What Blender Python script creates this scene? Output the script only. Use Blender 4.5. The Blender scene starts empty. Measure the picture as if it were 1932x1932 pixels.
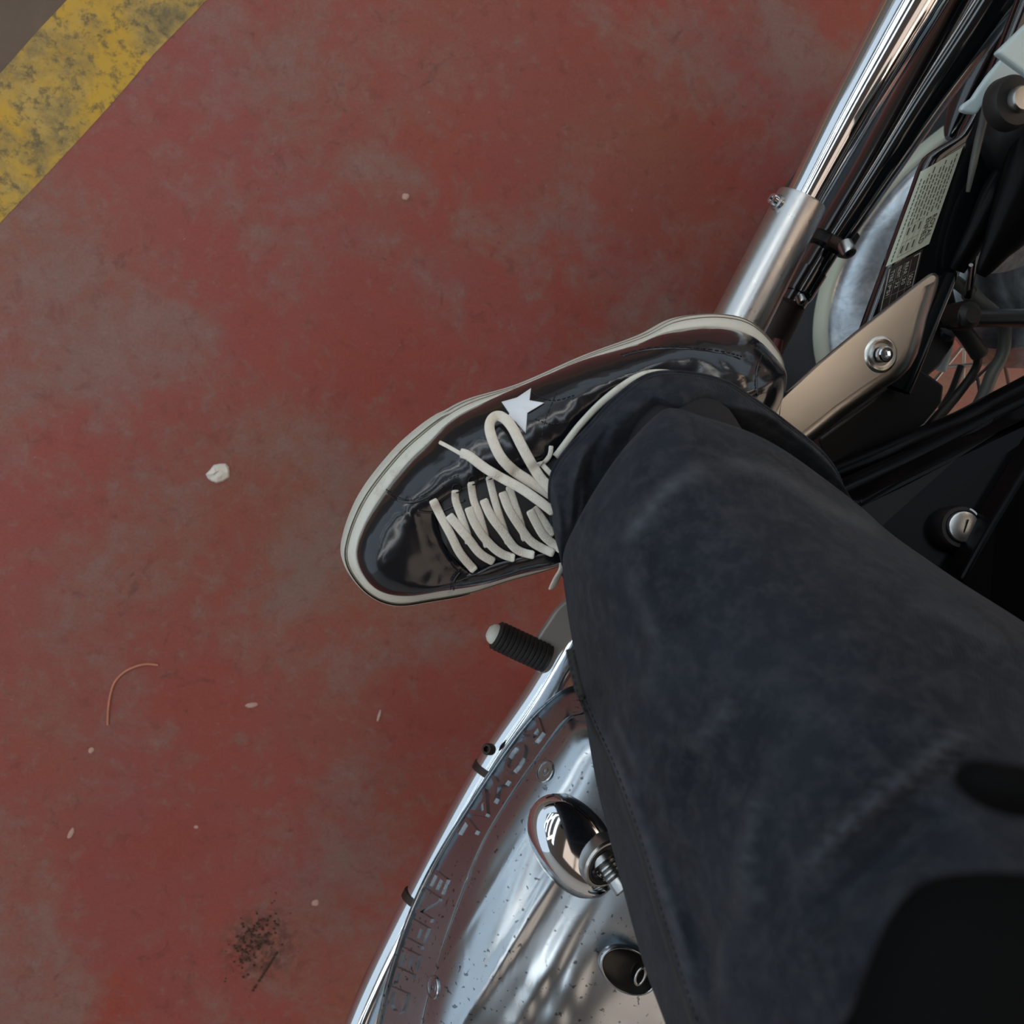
import bpy, bmesh, math, random
from mathutils import Vector, Matrix, noise
from mathutils.bvhtree import BVHTree
random.seed(7)
sc = bpy.context.scene
COL = sc.collection
# ------------------------------------------------------------------ camera, world, lights, exposure
H = 0.98
TAU = 0.25
ROT = Matrix.Rotation(TAU, 3, Vector((-.475, -.88, 0)).normalized())
CAM = Vector((0, 0, H))
cd = bpy.data.cameras.new('camera'); cam = bpy.data.objects.new('camera', cd); COL.objects.link(cam)
cd.sensor_width = 36; cd.lens = 36; cd.clip_start = .01
cam.matrix_world = Matrix.Translation(CAM) @ ROT.to_4x4()
cd.dof.use_dof = True; cd.dof.focus_distance = .70; cd.dof.aperture_fstop = 9.0
sc.camera = cam
sc.view_settings.view_transform = 'Standard'; sc.view_settings.look = 'None'
sc.view_settings.gamma = 1; sc.view_settings.exposure = -0.10; sc.view_settings.use_curve_mapping = False
w = bpy.data.worlds.new('daylight'); sc.world = w; w.use_nodes = True
w.node_tree.nodes['Background'].inputs[0].default_value = (.72, .86, 1.0, 1)
w.node_tree.nodes['Background'].inputs[1].default_value = 1.1

def ray(px, py):
    return ROT @ Vector(((px-966)/1932, -(py-966)/1932, -1))
def P(px, py, z):
    d = ray(px, py); return CAM + d*((z-H)/d.z)
FW = ROT @ Vector((0, 0, -1))
def mpp(p): return (Vector(p)-CAM).dot(FW)/1932
def V(*a): return Vector(a)

# ------------------------------------------------------------------ materials
def mat(name, col=(.5,.5,.5), rough=.5, metal=0., coat=0., spec=.5, emit=None, estr=1., sheen=0., coatr=.03):
    m = bpy.data.materials.new(name); m.use_nodes = True
    b = m.node_tree.nodes['Principled BSDF']
    b.inputs['Base Color'].default_value = (*col, 1); b.inputs['Roughness'].default_value = rough
    b.inputs['Metallic'].default_value = metal; b.inputs['Coat Weight'].default_value = coat
    b.inputs['Coat Roughness'].default_value = coatr
    b.inputs['Specular IOR Level'].default_value = spec; b.inputs['Sheen Weight'].default_value = sheen
    if emit: b.inputs['Emission Color'].default_value = (*emit, 1); b.inputs['Emission Strength'].default_value = estr
    return m
class NT:
    def __init__(s, m): s.m = m; s.t = m.node_tree; s.b = s.t.nodes['Principled BSDF']; s.co = None
    def n(s, ty, **k):
        x = s.t.nodes.new(ty)
        for a, v in k.items():
            if a.startswith('i_'): x.inputs[a[2:].replace('_', ' ')].default_value = v
            else: setattr(x, a, v)
        return x
    def l(s, a, b): s.t.links.new(a, b)
    def coord(s):
        if not s.co: s.co = s.n('ShaderNodeNewGeometry').outputs['Position']
        return s.co
    def noise(s, scale, detail=4, rough=.55, dist=0., co=None):
        x = s.n('ShaderNodeTexNoise'); x.inputs['Scale'].default_value = scale; x.inputs['Detail'].default_value = detail
        x.inputs['Roughness'].default_value = rough; x.inputs['Distortion'].default_value = dist
        s.l(co or s.coord(), x.inputs['Vector']); return x.outputs['Fac']
    def ramp(s, fac, stops):
        r = s.n('ShaderNodeValToRGB'); e = r.color_ramp.elements
        while len(e) < len(stops): e.new(.5)
        for i, (p, c) in enumerate(stops):
            e[i].position = p; e[i].color = (c, c, c, 1) if isinstance(c, (int, float)) else (*c, 1)
        s.l(fac, r.inputs[0]); return r.outputs['Color']
    def mix(s, fac, a, b, mode='MIX'):
        x = s.n('ShaderNodeMix', data_type='RGBA', blend_type=mode)
        for v, i in ((fac, 0), (a, 6), (b, 7)):
            if isinstance(v, (int, float)): x.inputs[i].default_value = v
            elif isinstance(v, tuple): x.inputs[i].default_value = (*v, 1)
            else: s.l(v, x.inputs[i])
        return x.outputs[2]
    def bump(s, h, strength=.3, dist=.001):
        x = s.n('ShaderNodeBump'); x.inputs['Strength'].default_value = strength; x.inputs['Distance'].default_value = dist
        s.l(h, x.inputs['Height']); s.l(x.outputs[0], s.b.inputs['Normal']); return x
    def base(s, c): s.l(c, s.b.inputs['Base Color'])
    def rough(s, c): s.l(c, s.b.inputs['Roughness'])
    def math(s, op, a, b=None):
        x = s.n('ShaderNodeMath', operation=op)
        for v, i in ((a, 0), (b, 1)):
            if v is None: continue
            if isinstance(v, (int, float)): x.inputs[i].default_value = v
            else: s.l(v, x.inputs[i])
        return x.outputs[0]
def srgb(r, g, b): return tuple(((c/255)/12.92 if c/255 <= .04045 else ((c/255+.055)/1.055)**2.4) for c in (r, g, b))

M = {}
# floor: worn red paint over grey concrete; past the yellow line bare dark concrete
LA, LB = P(0, 135, 0), P(125, 0, 0)      # outer edge of the line
LC, LD = P(0, 425, 0), P(390, 0, 0)      # inner edge
ldir = (LB-LA).normalized(); lnor = V(-ldir.y, ldir.x, 0)
if (LC-LA).dot(lnor) > 0: lnor = -lnor
m = mat('painted_concrete', rough=.45); t = NT(m)
big = t.noise(4.5, 5, .6, .6); med = t.noise(16, 6, .65, .8); fine = t.noise(70, 5, .65, .3); grit = t.noise(420, 3, .6)
red = t.mix(t.ramp(t.noise(7, 4, .6, .4), [(.38, 0), (.62, 1)]), srgb(150, 69, 57), srgb(146, 74, 70))
red = t.mix(t.ramp(t.noise(3.1, 2, .5), [(.45, 0), (.7, 1)]), red, srgb(142, 82, 62))
grey = t.mix(t.ramp(med, [(.35, 0), (.65, 1)]), srgb(124, 104, 94), srgb(138, 108, 98))
wear = t.math('ADD', t.math('MULTIPLY', big, .62), t.math('ADD', t.math('MULTIPLY', med, .34), t.math('MULTIPLY', fine, .2)))
c = t.mix(t.ramp(wear, [(.54, 0), (.68, .78)]), red, grey)
c = t.mix(t.ramp(fine, [(.56, 0), (.72, .35)]), c, srgb(150, 112, 104))
c = t.mix(t.ramp(t.noise(28, 6, .7, 1.2), [(.29, .5), (.38, 0)]), c, srgb(84, 42, 36))
c = t.mix(t.ramp(t.noise(150, 2, .5), [(.74, 0), (.78, .5)]), c, srgb(170, 135, 125))
c = t.mix(.10, c, t.ramp(grit, [(.3, 0), (.7, 1)]), 'OVERLAY')
vd = t.n('ShaderNodeVectorMath', operation='DISTANCE'); t.l(t.coord(), vd.inputs[0]); vd.inputs[1].default_value = P(492, 1785, 0)
sm = t.math('MULTIPLY', t.ramp(vd.outputs['Value'], [(.012, 1), (.045, 0)]), t.ramp(t.noise(110, 5, .7, .3), [(.42, 0), (.58, 1)]))
c = t.mix(sm, c, srgb(72, 40, 28))
c = t.mix(t.ramp(t.noise(55, 7, .75, .5), [(.54, 0), (.66, .4)]), c, srgb(112, 50, 42))
dotn = t.n('ShaderNodeVectorMath', operation='DOT_PRODUCT'); t.l(t.coord(), dotn.inputs[0]); dotn.inputs[1].default_value = lnor
side = t.math('GREATER_THAN', dotn.outputs['Value'], (LA.dot(lnor)+LC.dot(lnor))/2)
conc = t.mix(t.ramp(med, [(.35, 0), (.7, 1)]), srgb(92, 74, 54), srgb(104, 82, 64))
c = t.mix(side, c, conc)
c = t.mix(1., c, (.86, .86, .84), 'MULTIPLY')
t.base(c); t.rough(t.ramp(big, [(.3, .36), (.7, .58)])); t.bump(t.math('ADD', fine, t.math('MULTIPLY', grit, .25)), .35, .0015)
M['floor'] = m
m = mat('worn_yellow_paint', rough=.55); t = NT(m)
a1 = t.noise(26, 8, .75, .2); a2 = t.noise(85, 6, .75, .3)
c = t.mix(t.ramp(a1, [(.38, 0), (.58, 1)]), srgb(112, 98, 62), srgb(178, 148, 70))
c = t.mix(t.ramp(t.noise(13, 5, .6, .5), [(.44, 0), (.56, .9)]), c, srgb(192, 152, 34))
c = t.mix(t.ramp(a2, [(.38, .85), (.50, 0)]), c, srgb(92, 82, 52))
t.base(c); t.bump(a2, .4, .001); M['yellow'] = m
# metals
m = mat('polished_chrome', (.72, .74, .76), .06, 1.); t = NT(m)
t.rough(t.ramp(t.noise(45, 5, .6), [(.3, .04), (.75, .13)])); M['chrome'] = m
m = mat('cast_polished_alloy', (.40, .44, .47), .17, 1.); t = NT(m)
pit = t.noise(260, 3, .5)
t.base(t.mix(t.ramp(pit, [(.30, .8), (.36, 0)]), (.41, .45, .48), (.08, .09, .10)))
t.rough(t.ramp(t.noise(26, 2, .5), [(.3, .20), (.7, .30)])); t.bump(t.noise(38, 1, .5), .03, .002); M['alloy'] = m
m = mat('brushed_steel', (.58, .58, .57), .30, 1.); t = NT(m)
t.rough(t.ramp(t.noise(120, 4, .6), [(.3, .26), (.7, .36)])); M['brushed'] = m
m = mat('satin_cast_alloy', (.54, .54, .50), .28, 1.); t = NT(m); t.bump(t.noise(700, 2, .5), .06, .0004); M['satin'] = m
M['steel'] = mat('grey_steel', (.42, .43, .42), .28, 1.)
M['dull'] = mat('dull_grey_plate', (.42, .41, .38), .45, .6)
m = mat('black_gloss_paint', (.004, .005, .006), .12, 0, coat=1.); M['gloss'] = m
M['panel'] = mat('black_panel_plastic', (.0022, .0022, .0026), .3, spec=.10)
M['blackm'] = mat('black_satin_paint', (.006, .007, .008), .38)
M['rubber'] = mat('black_rubber', (.011, .010, .009), .55)
m = mat('tyre_rubber', (.035, .04, .045), .75); t = NT(m); t.bump(t.noise(500, 3, .6), .3, .001); M['tyre'] = m
M['hose'] = mat('grey_green_hose', (.075, .078, .066), .5)
M['cream'] = mat('cream_rim_edge', srgb(196, 200, 180), .45)
m = mat('rim_aluminium', (.50, .56, .60), .28, .85); t = NT(m)
t.base(t.mix(t.ramp(t.noise(35, 6, .7, .8), [(.42, 0), (.62, .7)]), (.55, .60, .63), (.22, .25, .27))); M['rim'] = m
M['pale'] = mat('pale_painted_metal', srgb(178, 196, 196), .35)
M['inside'] = mat('dark_recess', (.006, .006, .005), .25, .3)
M['rust'] = mat('brown_grimy_metal', (.035, .020, .014), .55, .3)
M['redpaint'] = mat('dark_red_part', (.12, .02, .015), .4)
# shoe
m = mat('black_patent_leather', (.004, .005, .008), .16, 0, coat=.7, coatr=.09, spec=.35); t = NT(m)
t.rough(t.ramp(t.noise(60, 4, .6), [(.3, .16), (.7, .28)]))
bb = t.math('ADD', t.noise(28, 2, .5, .6), t.math('MULTIPLY', t.noise(1300, 2, .5), .012))
x = t.bump(bb, .35, .006); t.l(x.outputs[0], t.b.inputs['Coat Normal']); M['patent'] = m
m = mat('off_white_rubber', srgb(214, 212, 196), .5); t = NT(m)
t.base(t.mix(t.ramp(t.noise(90, 6, .7), [(.55, 0), (.75, .6)]), srgb(216, 214, 200), srgb(170, 160, 140)))
t.bump(t.noise(600, 2, .5), .1, .0005); M['white_rubber'] = m
M['white_patch'] = mat('white_leather', srgb(236, 240, 244), .4)
m = mat('cream_cotton_lace', srgb(232, 224, 208), .85); t = NT(m)
wv = t.n('ShaderNodeTexVoronoi'); wv.inputs['Scale'].default_value = 1100; t.l(t.coord(), wv.inputs['Vector'])
t.bump(wv.outputs['Distance'], .5, .0006); t.base(t.mix(t.ramp(t.noise(60, 5, .6), [(.4, 0), (.75, .5)]), srgb(234, 228, 214), srgb(205, 190, 168))); M['lace'] = m
M['thread'] = mat('black_thread', (.012, .012, .014), .6)
M['grime'] = mat('brown_sole_line', srgb(120, 110, 95), .7)
M['tongue'] = mat('black_canvas_tongue', (.008, .008, .009), .5)
M['eyelet'] = mat('dark_eyelet', (.02, .02, .02), .3, .8)
# denim
m = mat('washed_black_denim', rough=.9, sheen=.05, spec=.15); t = NT(m)
att = t.n('ShaderNodeAttribute', attribute_name='wear')
n1 = t.noise(22, 6, .65, .5); n2 = t.noise(95, 5, .7, .2)
c = t.mix(t.ramp(n1, [(.35, 0), (.7, 1)]), (.0135, .0165, .022), (.022, .027, .035))
c = t.mix(t.ramp(n2, [(.44, 0), (.68, .8)]), c, (.040, .044, .050))
c = t.mix(att.outputs['Fac'], c, (.075, .082, .092))  # real wear plus painted light rims along the fold edges
t.base(c)
wv = t.n('ShaderNodeTexWave', bands_direction='DIAGONAL'); wv.inputs['Scale'].default_value = 420; wv.inputs['Distortion'].default_value = 1.5
t.l(t.coord(), wv.inputs['Vector'])
t.bump(t.math('ADD', wv.outputs['Fac'], n2), .25, .0006); M['denim'] = m
M['denim_worn'] = mat('worn_denim_seam', (.045, .045, .044), .9, spec=.15)
M['jacket'] = mat('black_jacket_cloth', (.0025, .003, .0033), .9, spec=.1)
M['skin'] = mat('skin', srgb(190, 140, 112), .5)
M['sock'] = mat('black_sock', (.01, .01, .012), .9)
M['paper'] = mat('white_paper', srgb(222, 216, 204), .8)
M['strand'] = mat('tan_fibre', srgb(196, 128, 100), .7)
M['flake'] = mat('pale_flake', srgb(186, 150, 136), .8)
M['crumb'] = mat('dark_grit', srgb(70, 46, 34), .9)
M['seat'] = mat('black_vinyl', (.01, .01, .01), .5)
m = mat('sticker_paper', srgb(168, 172, 152), .5); M['sticker'] = m
M['sticker_dark'] = mat('sticker_black', (.012, .010, .009), .35)
M['ink'] = mat('sticker_ink', srgb(62, 64, 58), .6)
M['inkw'] = mat('sticker_white_print', srgb(150, 148, 135), .5)
M['wall'] = mat('warm_plaster', srgb(222, 196, 176), .8)
M['wallc'] = mat('pale_plaster', srgb(205, 205, 200), .8)
M['ceil'] = mat('ceiling_paint', srgb(120, 112, 104), .9)
M['yell'] = mat('yellow_column_paint', srgb(235, 190, 40), .5)
M['pane'] = mat('warm_glow_pane', (.8, .7, .6), .5, emit=(1, .80, .66), estr=1.5)
M['warm_glow'] = mat('warm_glow_panel', (.8, .7, .6), .5, emit=(1, .84, .70), estr=.75)
M['sky'] = mat('cool_glow_panel', (.8, .85, .9), .5, emit=(.74, .88, 1.0), estr=2.6)
M['lampbody'] = mat('lamp_housing', (.7, .7, .7), .4)
M['lamp'] = mat('lamp_tube', (1, 1, 1), .5, emit=(1, .97, .92), estr=7)
M['addedw'] = mat('added_warm_tube', (1, 1, 1), .5, emit=(1, .76, .55), estr=8)  # unseen warm tubes, added to brighten the right wall

# ------------------------------------------------------------------ helpers
def thing(name, label, cat, loc, group=None):
    o = bpy.data.objects.new(name, None); COL.objects.link(o); o.location = loc
    o['label'] = label; o['category'] = cat; o.empty_display_size = .05
    if group: o['group'] = group
    return o
def org(o):
    v = Vector((0, 0, 0))
    while o is not None: v = v + o.location; o = o.parent
    return v
def obj(name, verts, faces, m, parent=None, smooth=True, sub=0, bevel=0., label=None, attr=None, kind=None, angle=None):
    o0 = org(parent); me = bpy.data.meshes.new(name)
    me.from_pydata([tuple(Vector(v)-o0) for v in verts], [], faces); me.update()
    bm = bmesh.new(); bm.from_mesh(me); bmesh.ops.recalc_face_normals(bm, faces=bm.faces); bm.to_mesh(me); bm.free()
    if smooth: me.polygons.foreach_set('use_smooth', [True]*len(me.polygons))
    if angle is not None: me.set_sharp_from_angle(angle=angle)
    me.materials.append(m)
    if attr:
        a = me.attributes.new(attr[0], 'FLOAT', 'POINT'); a.data.foreach_set('value', attr[1])
    o = bpy.data.objects.new(name, me); COL.objects.link(o); o.parent = parent
    if bevel:
        b = o.modifiers.new('bevel', 'BEVEL'); b.width = bevel; b.segments = 3; b.limit_method = 'ANGLE'; b.angle_limit = .6
    if sub:
        s = o.modifiers.new('sub', 'SUBSURF'); s.levels = sub; s.render_levels = sub
    if label: o['label'] = label
    if kind: o['kind'] = kind
    return o
def cr(p0, p1, p2, p3, t):
    return ((p1*2)+(p2-p0)*t+(p0*2-p1*5+p2*4-p3)*t*t+(p1*3-p0-p2*3+p3)*t*t*t)*.5
def spline(pts, n, closed=False):
    pts = [Vector(p) for p in pts]; out = []; L = len(pts)
    rng = range(L) if closed else range(L-1)
    for i in rng:
        if closed: a, b, c, d = pts[i-1], pts[i], pts[(i+1) % L], pts[(i+2) % L]
        else: a, b, c, d = pts[max(i-1, 0)], pts[i], pts[i+1], pts[min(i+2, L-1)]
        for k in range(n): out.append(cr(a, b, c, d, k/n))
    if not closed: out.append(pts[-1])
    return out
def resample(pts, n):
    ln = [0]
    for a, b in zip(pts, pts[1:]): ln.append(ln[-1]+(b-a).length)
    out = []; j = 0
    for i in range(n):
        s = ln[-1]*i/(n-1)
        while j < len(pts)-2 and ln[j+1] < s: j += 1
        f = (s-ln[j])/max(ln[j+1]-ln[j], 1e-9); out.append(pts[j].lerp(pts[j+1], f))
    return out
def tube_geo(path, rad, seg=16, cap=True, verts=None, faces=None, squash=None, up=None):
    verts = [] if verts is None else verts; faces = [] if faces is None else faces
    b = len(verts); n = len(path); prev = None
    for i, p in enumerate(path):
        t = (path[min(i+1, n-1)]-path[max(i-1, 0)]).normalized()
        if prev is None:
            u = Vector(up) if up is not None else (Vector((0, 0, 1)) if abs(t.z) < .9 else Vector((1, 0, 0)))
        else: u = prev
        if up is not None: u = Vector(up)
        s = t.cross(u).normalized(); u = s.cross(t).normalized(); prev = u
        r = rad[i] if isinstance(rad, (list, tuple)) else rad
        rs, ru = (r, r) if squash is None else (r, r*squash)
        for k in range(seg):
            a = 2*math.pi*k/seg; verts.append(p+s*math.cos(a)*rs+u*math.sin(a)*ru)
    for i in range(n-1):
        for k in range(seg):
            k2 = (k+1) % seg; faces.append((b+i*seg+k, b+i*seg+k2, b+(i+1)*seg+k2, b+(i+1)*seg+k))
    if cap:
        faces.append(tuple(range(b, b+seg))); faces.append(tuple(range(b+(n-1)*seg, b+n*seg)))
    return verts, faces
def tube(name, path, rad, m, parent, seg=16, **k):
    v, f = tube_geo(path, rad, seg, cap=k.pop('cap', True), squash=k.pop('squash', None), up=k.pop('up', None))
    return obj(name, v, f, m, parent, angle=.7, **k)
def lathe(name, c, ax, prof, m, parent, seg=32, **k):
    """prof: list of (distance along axis, radius)"""
    ax = Vector(ax).normalized(); u = ax.orthogonal().normalized(); s = ax.cross(u); v = []; f = []
    for (d, r) in prof:
        for i in range(seg):
            a = 2*math.pi*i/seg; v.append(Vector(c)+ax*d+(u*math.cos(a)+s*math.sin(a))*max(r, 1e-5))
    for j in range(len(prof)-1):
        for i in range(seg):
            i2 = (i+1) % seg; f.append((j*seg+i, j*seg+i2, (j+1)*seg+i2, (j+1)*seg+i))
    f.append(tuple(range(seg))); f.append(tuple(range((len(prof)-1)*seg, len(prof)*seg)))
    return obj(name, v, f, m, parent, angle=k.pop('angle', .6), **k)
def grid(name, rows, m, parent, closed=False, **k):
    R = len(rows); C = len(rows[0]); v = [p for r in rows for p in r]; f = []
    for i in range(R-1):
        for j in range(C if closed else C-1):
            j2 = (j+1) % C; f.append((i*C+j, i*C+j2, (i+1)*C+j2, (i+1)*C+j))
    return obj(name, v, f, m, parent, **k)
def prism(name, top, depth, m, parent, **k):
    """top: 3-D outline, extruded by vector depth"""
    n = len(top); v = list(top)+[p+depth for p in top]
    f = [tuple(range(n)), tuple(range(2*n-1, n-1, -1))]+[(i, (i+1) % n, n+(i+1) % n, n+i) for i in range(n)]
    return obj(name, v, f, m, parent, **k)
def hexbolt(name, c, ax, r, h, m, parent, socket=True, **k):
    """socket head cap screw: ring head with a hexagonal hole"""
    ax = Vector(ax).normalized(); u = ax.orthogonal().normalized(); s = ax.cross(u); n = 24; v = []; f = []
    def ring(d, rad, hexa=False):
        b = len(v)
        for i in range(n):
            a = 2*math.pi*i/n; q = rad
            if hexa: q = rad*math.cos(math.pi/6)/math.cos((a % (math.pi/3))-math.pi/6)
            v.append(Vector(c)+ax*d+(u*math.cos(a)+s*math.sin(a))*q)
        return b
    R = [ring(0, r), ring(h*.8, r), ring(h, r*.86), ring(h, r*.56, True), ring(h*.35, r*.54, True)]
    for a, b in zip(R, R[1:]):
        for i in range(n): f.append((a+i, a+(i+1) % n, b+(i+1) % n, b+i))
    f.append(tuple(range(R[-1], R[-1]+n))); f.append(tuple(range(n)))
    return obj(name, v, f, m, parent, angle=.5, **k)
def text_mesh(s, font_scale=1.):
    cu = bpy.data.curves.new('txt', 'FONT'); cu.body = s; cu.size = 1; cu.extrude = .03; cu.resolution_u = 3
    o = bpy.data.objects.new('txt', cu); COL.objects.link(o)
    dg = bpy.context.evaluated_depsgraph_get(); me = bpy.data.meshes.new_from_object(o.evaluated_get(dg))
    vs = [Vector(v.co) for v in me.vertices]; fs = [tuple(p.vertices) for p in me.polygons]
    bpy.data.objects.remove(o); bpy.data.meshes.remove(me); bpy.data.curves.remove(cu)
    return vs, fs

# ------------------------------------------------------------------ room
def box(a, b):
    x0, y0, z0 = a; x1, y1, z1 = b
    v = [(x0,y0,z0),(x1,y0,z0),(x1,y1,z0),(x0,y1,z0),(x0,y0,z1),(x1,y0,z1),(x1,y1,z1),(x0,y1,z1)]
    return v, [(0,3,2,1),(4,5,6,7),(0,1,5,4),(1,2,6,5),(2,3,7,6),(3,0,4,7)]
def struct(name, v, f, m, parent=None, **k):
    o = obj(name, v, f, m, parent, smooth=False, kind='structure' if parent is None else None, **k); return o
v, f = box((-4, -4, -.1), (4, 4, 0)); floor = struct('floor', v, f, M['floor'])
e = .0004
mid = (LA+LB)/2
def onl(base, s): return base+ldir*s
# painted line: slab with slightly ragged long edges
top = []; N = 90
A0 = LA-ldir*((LA-V(0,0,0)).dot(ldir)); C0 = LC-ldir*(LC.dot(ldir)); s0, s1 = -2.2, 2.2
for i in range(N+1):
    s = s0+(s1-s0)*i/N; j = lnor*(noise.noise(V(s*30, 0, 0))*.0022); top.append(A0+ldir*s+j+V(0,0,e))
for i in range(N, -1, -1):
    s = s0+(s1-s0)*i/N; j = lnor*(noise.noise(V(s*30, 5, 0))*.0028); top.append(C0+ldir*s+j+V(0,0,e))
prism('painted_line', top, V(0,0,-e), M['yellow'], floor, smooth=False, label='worn yellow painted line')
v, f = box((4, -4, 0), (4.15, 4, 3.2)); struct('wall_right', v, f, M['wall'])
v, f = box((-4, -4.15, 0), (4, -4, 3.2)); struct('wall_front', v, f, M['wallc'])
v, f = box((-4, 4, 0), (4, 4.15, 1.0)); struct('wall_back', v, f, M['wallc'])
v, f = box((-4, -4, 3.2), (4, 4, 3.3)); ceiling = struct('ceiling', v, f, M['ceil'])
RZ = Matrix.Rotation(math.atan2(-.88, -.475), 3, 'Z')
for k in (-4, -3, -2, -1):
    v, f = box((-2.4, k*.95-.16, 3.17), (2.4, k*.95+.16, 3.20)); obj('added_glow_panel', [RZ @ Vector(q) for q in v], f, M['sky'], ceiling, smooth=False)  # unseen glowing strips, added for cool striped reflections in the cover
v, f = box((3.985, -3.2, .9), (3.998, 2.6, 2.9)); glowp = struct('added_glow_pane', v, f, M['pane'])  # unseen glowing pane, added to give the muffler a warm reflection
for y_ in (-3.2, -1.75, -.3, 1.15, 2.6):
    v, f = box((3.95, y_-.03, .87), (3.999, y_+.03, 2.93)); obj('glow_pane_bar', v, f, M['lampbody'], glowp, smooth=False)
for z_ in (.9, 1.9, 2.9):
    v, f = box((3.95, -3.2, z_-.03), (3.999, 2.6, z_+.03)); obj('glow_pane_bar', v, f, M['lampbody'], glowp, smooth=False)
for k in (.85, 1.85, 2.85):
    v, f = box((-2.2, k*.95-.42, 3.17), (2.2, k*.95+.42, 3.20)); obj('added_glow_panel', [RZ @ Vector(q) for q in v], f, M['warm_glow'], ceiling, smooth=False)  # unseen warm glow overhead, added for the beige side of the muffler
def lamp(x, y, L, m, lab, rz=0.):
    l = thing('ceiling_lamp', lab, 'lamp', V(x, y, 3.2), 'fluorescent lamps under the ceiling'); l.rotation_euler.z = rz
    def rb(a, b):
        v, f = box(a, b); return [Vector(q)+V(x, y, 3.2) for q in v], f
    v, f = rb((-L/2, -.14, -.07), (L/2, .14, 0)); obj('housing', v, f, M['lampbody'], l, smooth=False)
    for dy in (-.07, .07):
        v, f = tube_geo([V(x-L/2+.03, y+dy, 3.1), V(x+L/2-.03, y+dy, 3.1)], .028, 12); obj('tube', v, f, m, l)
for i, (x, y, L, k) in enumerate([(-2.2, 1.6, 2.4, 'lamp'), (-.4, 2.6, 2.4, 'lamp'), (2.9, .6, 2.4, 'addedw'), (-2.4, -1.2, 2.4, 'lamp'), (2.6, -2.4, 1.8, 'addedw'), (2.2, 3.0, 1.8, 'addedw')]):
    lamp(x, y, L, M[k], ['white tube lamp over the yellow line', 'white tube lamp near the open back wall', 'added warm tube lamp over the motorcycle rear', 'white tube lamp over the empty red floor', 'added warm tube lamp in the front right corner', 'added warm tube lamp in the back right corner'][i], .5)

# ------------------------------------------------------------------ debris on the floor
def blob_flat(px, py, r, m, name, label, cat, group=None, asp=1., ang=0., h=.25, seed=0, n=12):
    c = P(px, py, 0); v = []; R = mpp(c)*r
    for ring_, (k, z) in enumerate(((1., .0004), (.85, h*R), (.35, h*1.3*R))):
        for i in range(n):
            a = 2*math.pi*i/n; q = R*k*(1+.28*noise.noise(V(math.cos(a)*1.5, math.sin(a)*1.5, seed)))
            x, y = q*math.cos(a), q*math.sin(a)*asp
            v.append(c+V(x*math.cos(ang)-y*math.sin(ang), x*math.sin(ang)+y*math.cos(ang), z*(1+.5*noise.noise(V(a, k, seed*2.1)))))
    f = [tuple(range(n))]+[(a*n+i, a*n+(i+1) % n, (a+1)*n+(i+1) % n, (a+1)*n+i) for a in range(2) for i in range(n)]+[tuple(range(2*n, 3*n))]
    o = obj(name, v, f, m, None, smooth=False); o['label'] = label; o['category'] = cat
    if group: o['group'] = group
    return o
blob_flat(412, 892, 23, M['paper'], 'paper_scrap', 'small crumpled white paper scrap on the red floor', 'paper', asp=.72, ang=.5, h=.35, seed=3)
pp = spline([P(x, y, .0012) for x, y in ((203,1368),(204,1340),(208,1312),(216,1288),(232,1270),(252,1259),(275,1253),(298,1255))], 6)
o = tube('fibre_strand', pp, .0009, M['strand'], None, 8); o['label'] = 'thin curved tan fibre strand lying on the red floor'; o['category'] = 'strand'
for i, (x, y, r, a, g, lab) in enumerate([(475,1330,13,.1,.35,'flat pale flake on the floor left of the engine'), (134,1572,11,1.1,.45,'pale teardrop flake on the floor at lower left'),
        (715,1350,12,1.3,.22,'thin pale sliver of grit left of the exhaust pipe'), (595,1703,7,0,.9,'pale speck above and right of the dark dirt patch'), (172,1415,6,1,.8,'tiny pale speck below the curved fibre strand'),
        (765,371,7,.4,.8,'pale speck on the floor in the upper middle of the red paint'), (370,1560,4,0,.9,'smallest pale speck between strand and dirt patch')]):
    blob_flat(x, y, r, M['flake'], 'paint_flake', lab, 'flake', 'pale flakes scattered on the red floor', asp=g, ang=a, seed=i+10, h=.2)
# dirt patch
v = []; f = []
for i in range(260):
    u = random.gauss(0, 1); w_ = random.gauss(0, 1)
    q = random.random() < .7
    px, py = (478+u*34*.6+w_*10, 1772-u*48*.6+w_*12) if q else (505+u*14, 1825-u*22)
    c = P(px, py, .0006); r = random.uniform(.0004, .0018)
    b = len(v)
    for k in range(5): v.append(c+V(r*math.cos(k*1.257), r*math.sin(k*1.257)*random.uniform(.6,1), 0))
    v.append(c+V(0, 0, r*.7))
    for k in range(5): f.append((b+k, b+(k+1) % 5, b+5))
o = obj('dirt_crumbs', v, f, M['crumb'], None, smooth=False, kind='stuff'); o['label'] = 'patch of dark gritty dirt crumbs on the red floor, lower middle'; o['category'] = 'dirt'
# ------------------------------------------------------------------ motorcycle
bike = thing('motorcycle', 'motorcycle with polished engine cover, chrome exhaust and black frame under the rider', 'motorcycle', V(.35, -.2, 0))
INB = V(.88, -.475, 0).normalized(); FWD = V(-.475, -.88, 0).normalized(); UP = V(0, 0, 1)
def PP(pts, z=None): return [P(a[0], a[1], a[2] if z is None else z) for a in pts]

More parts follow.
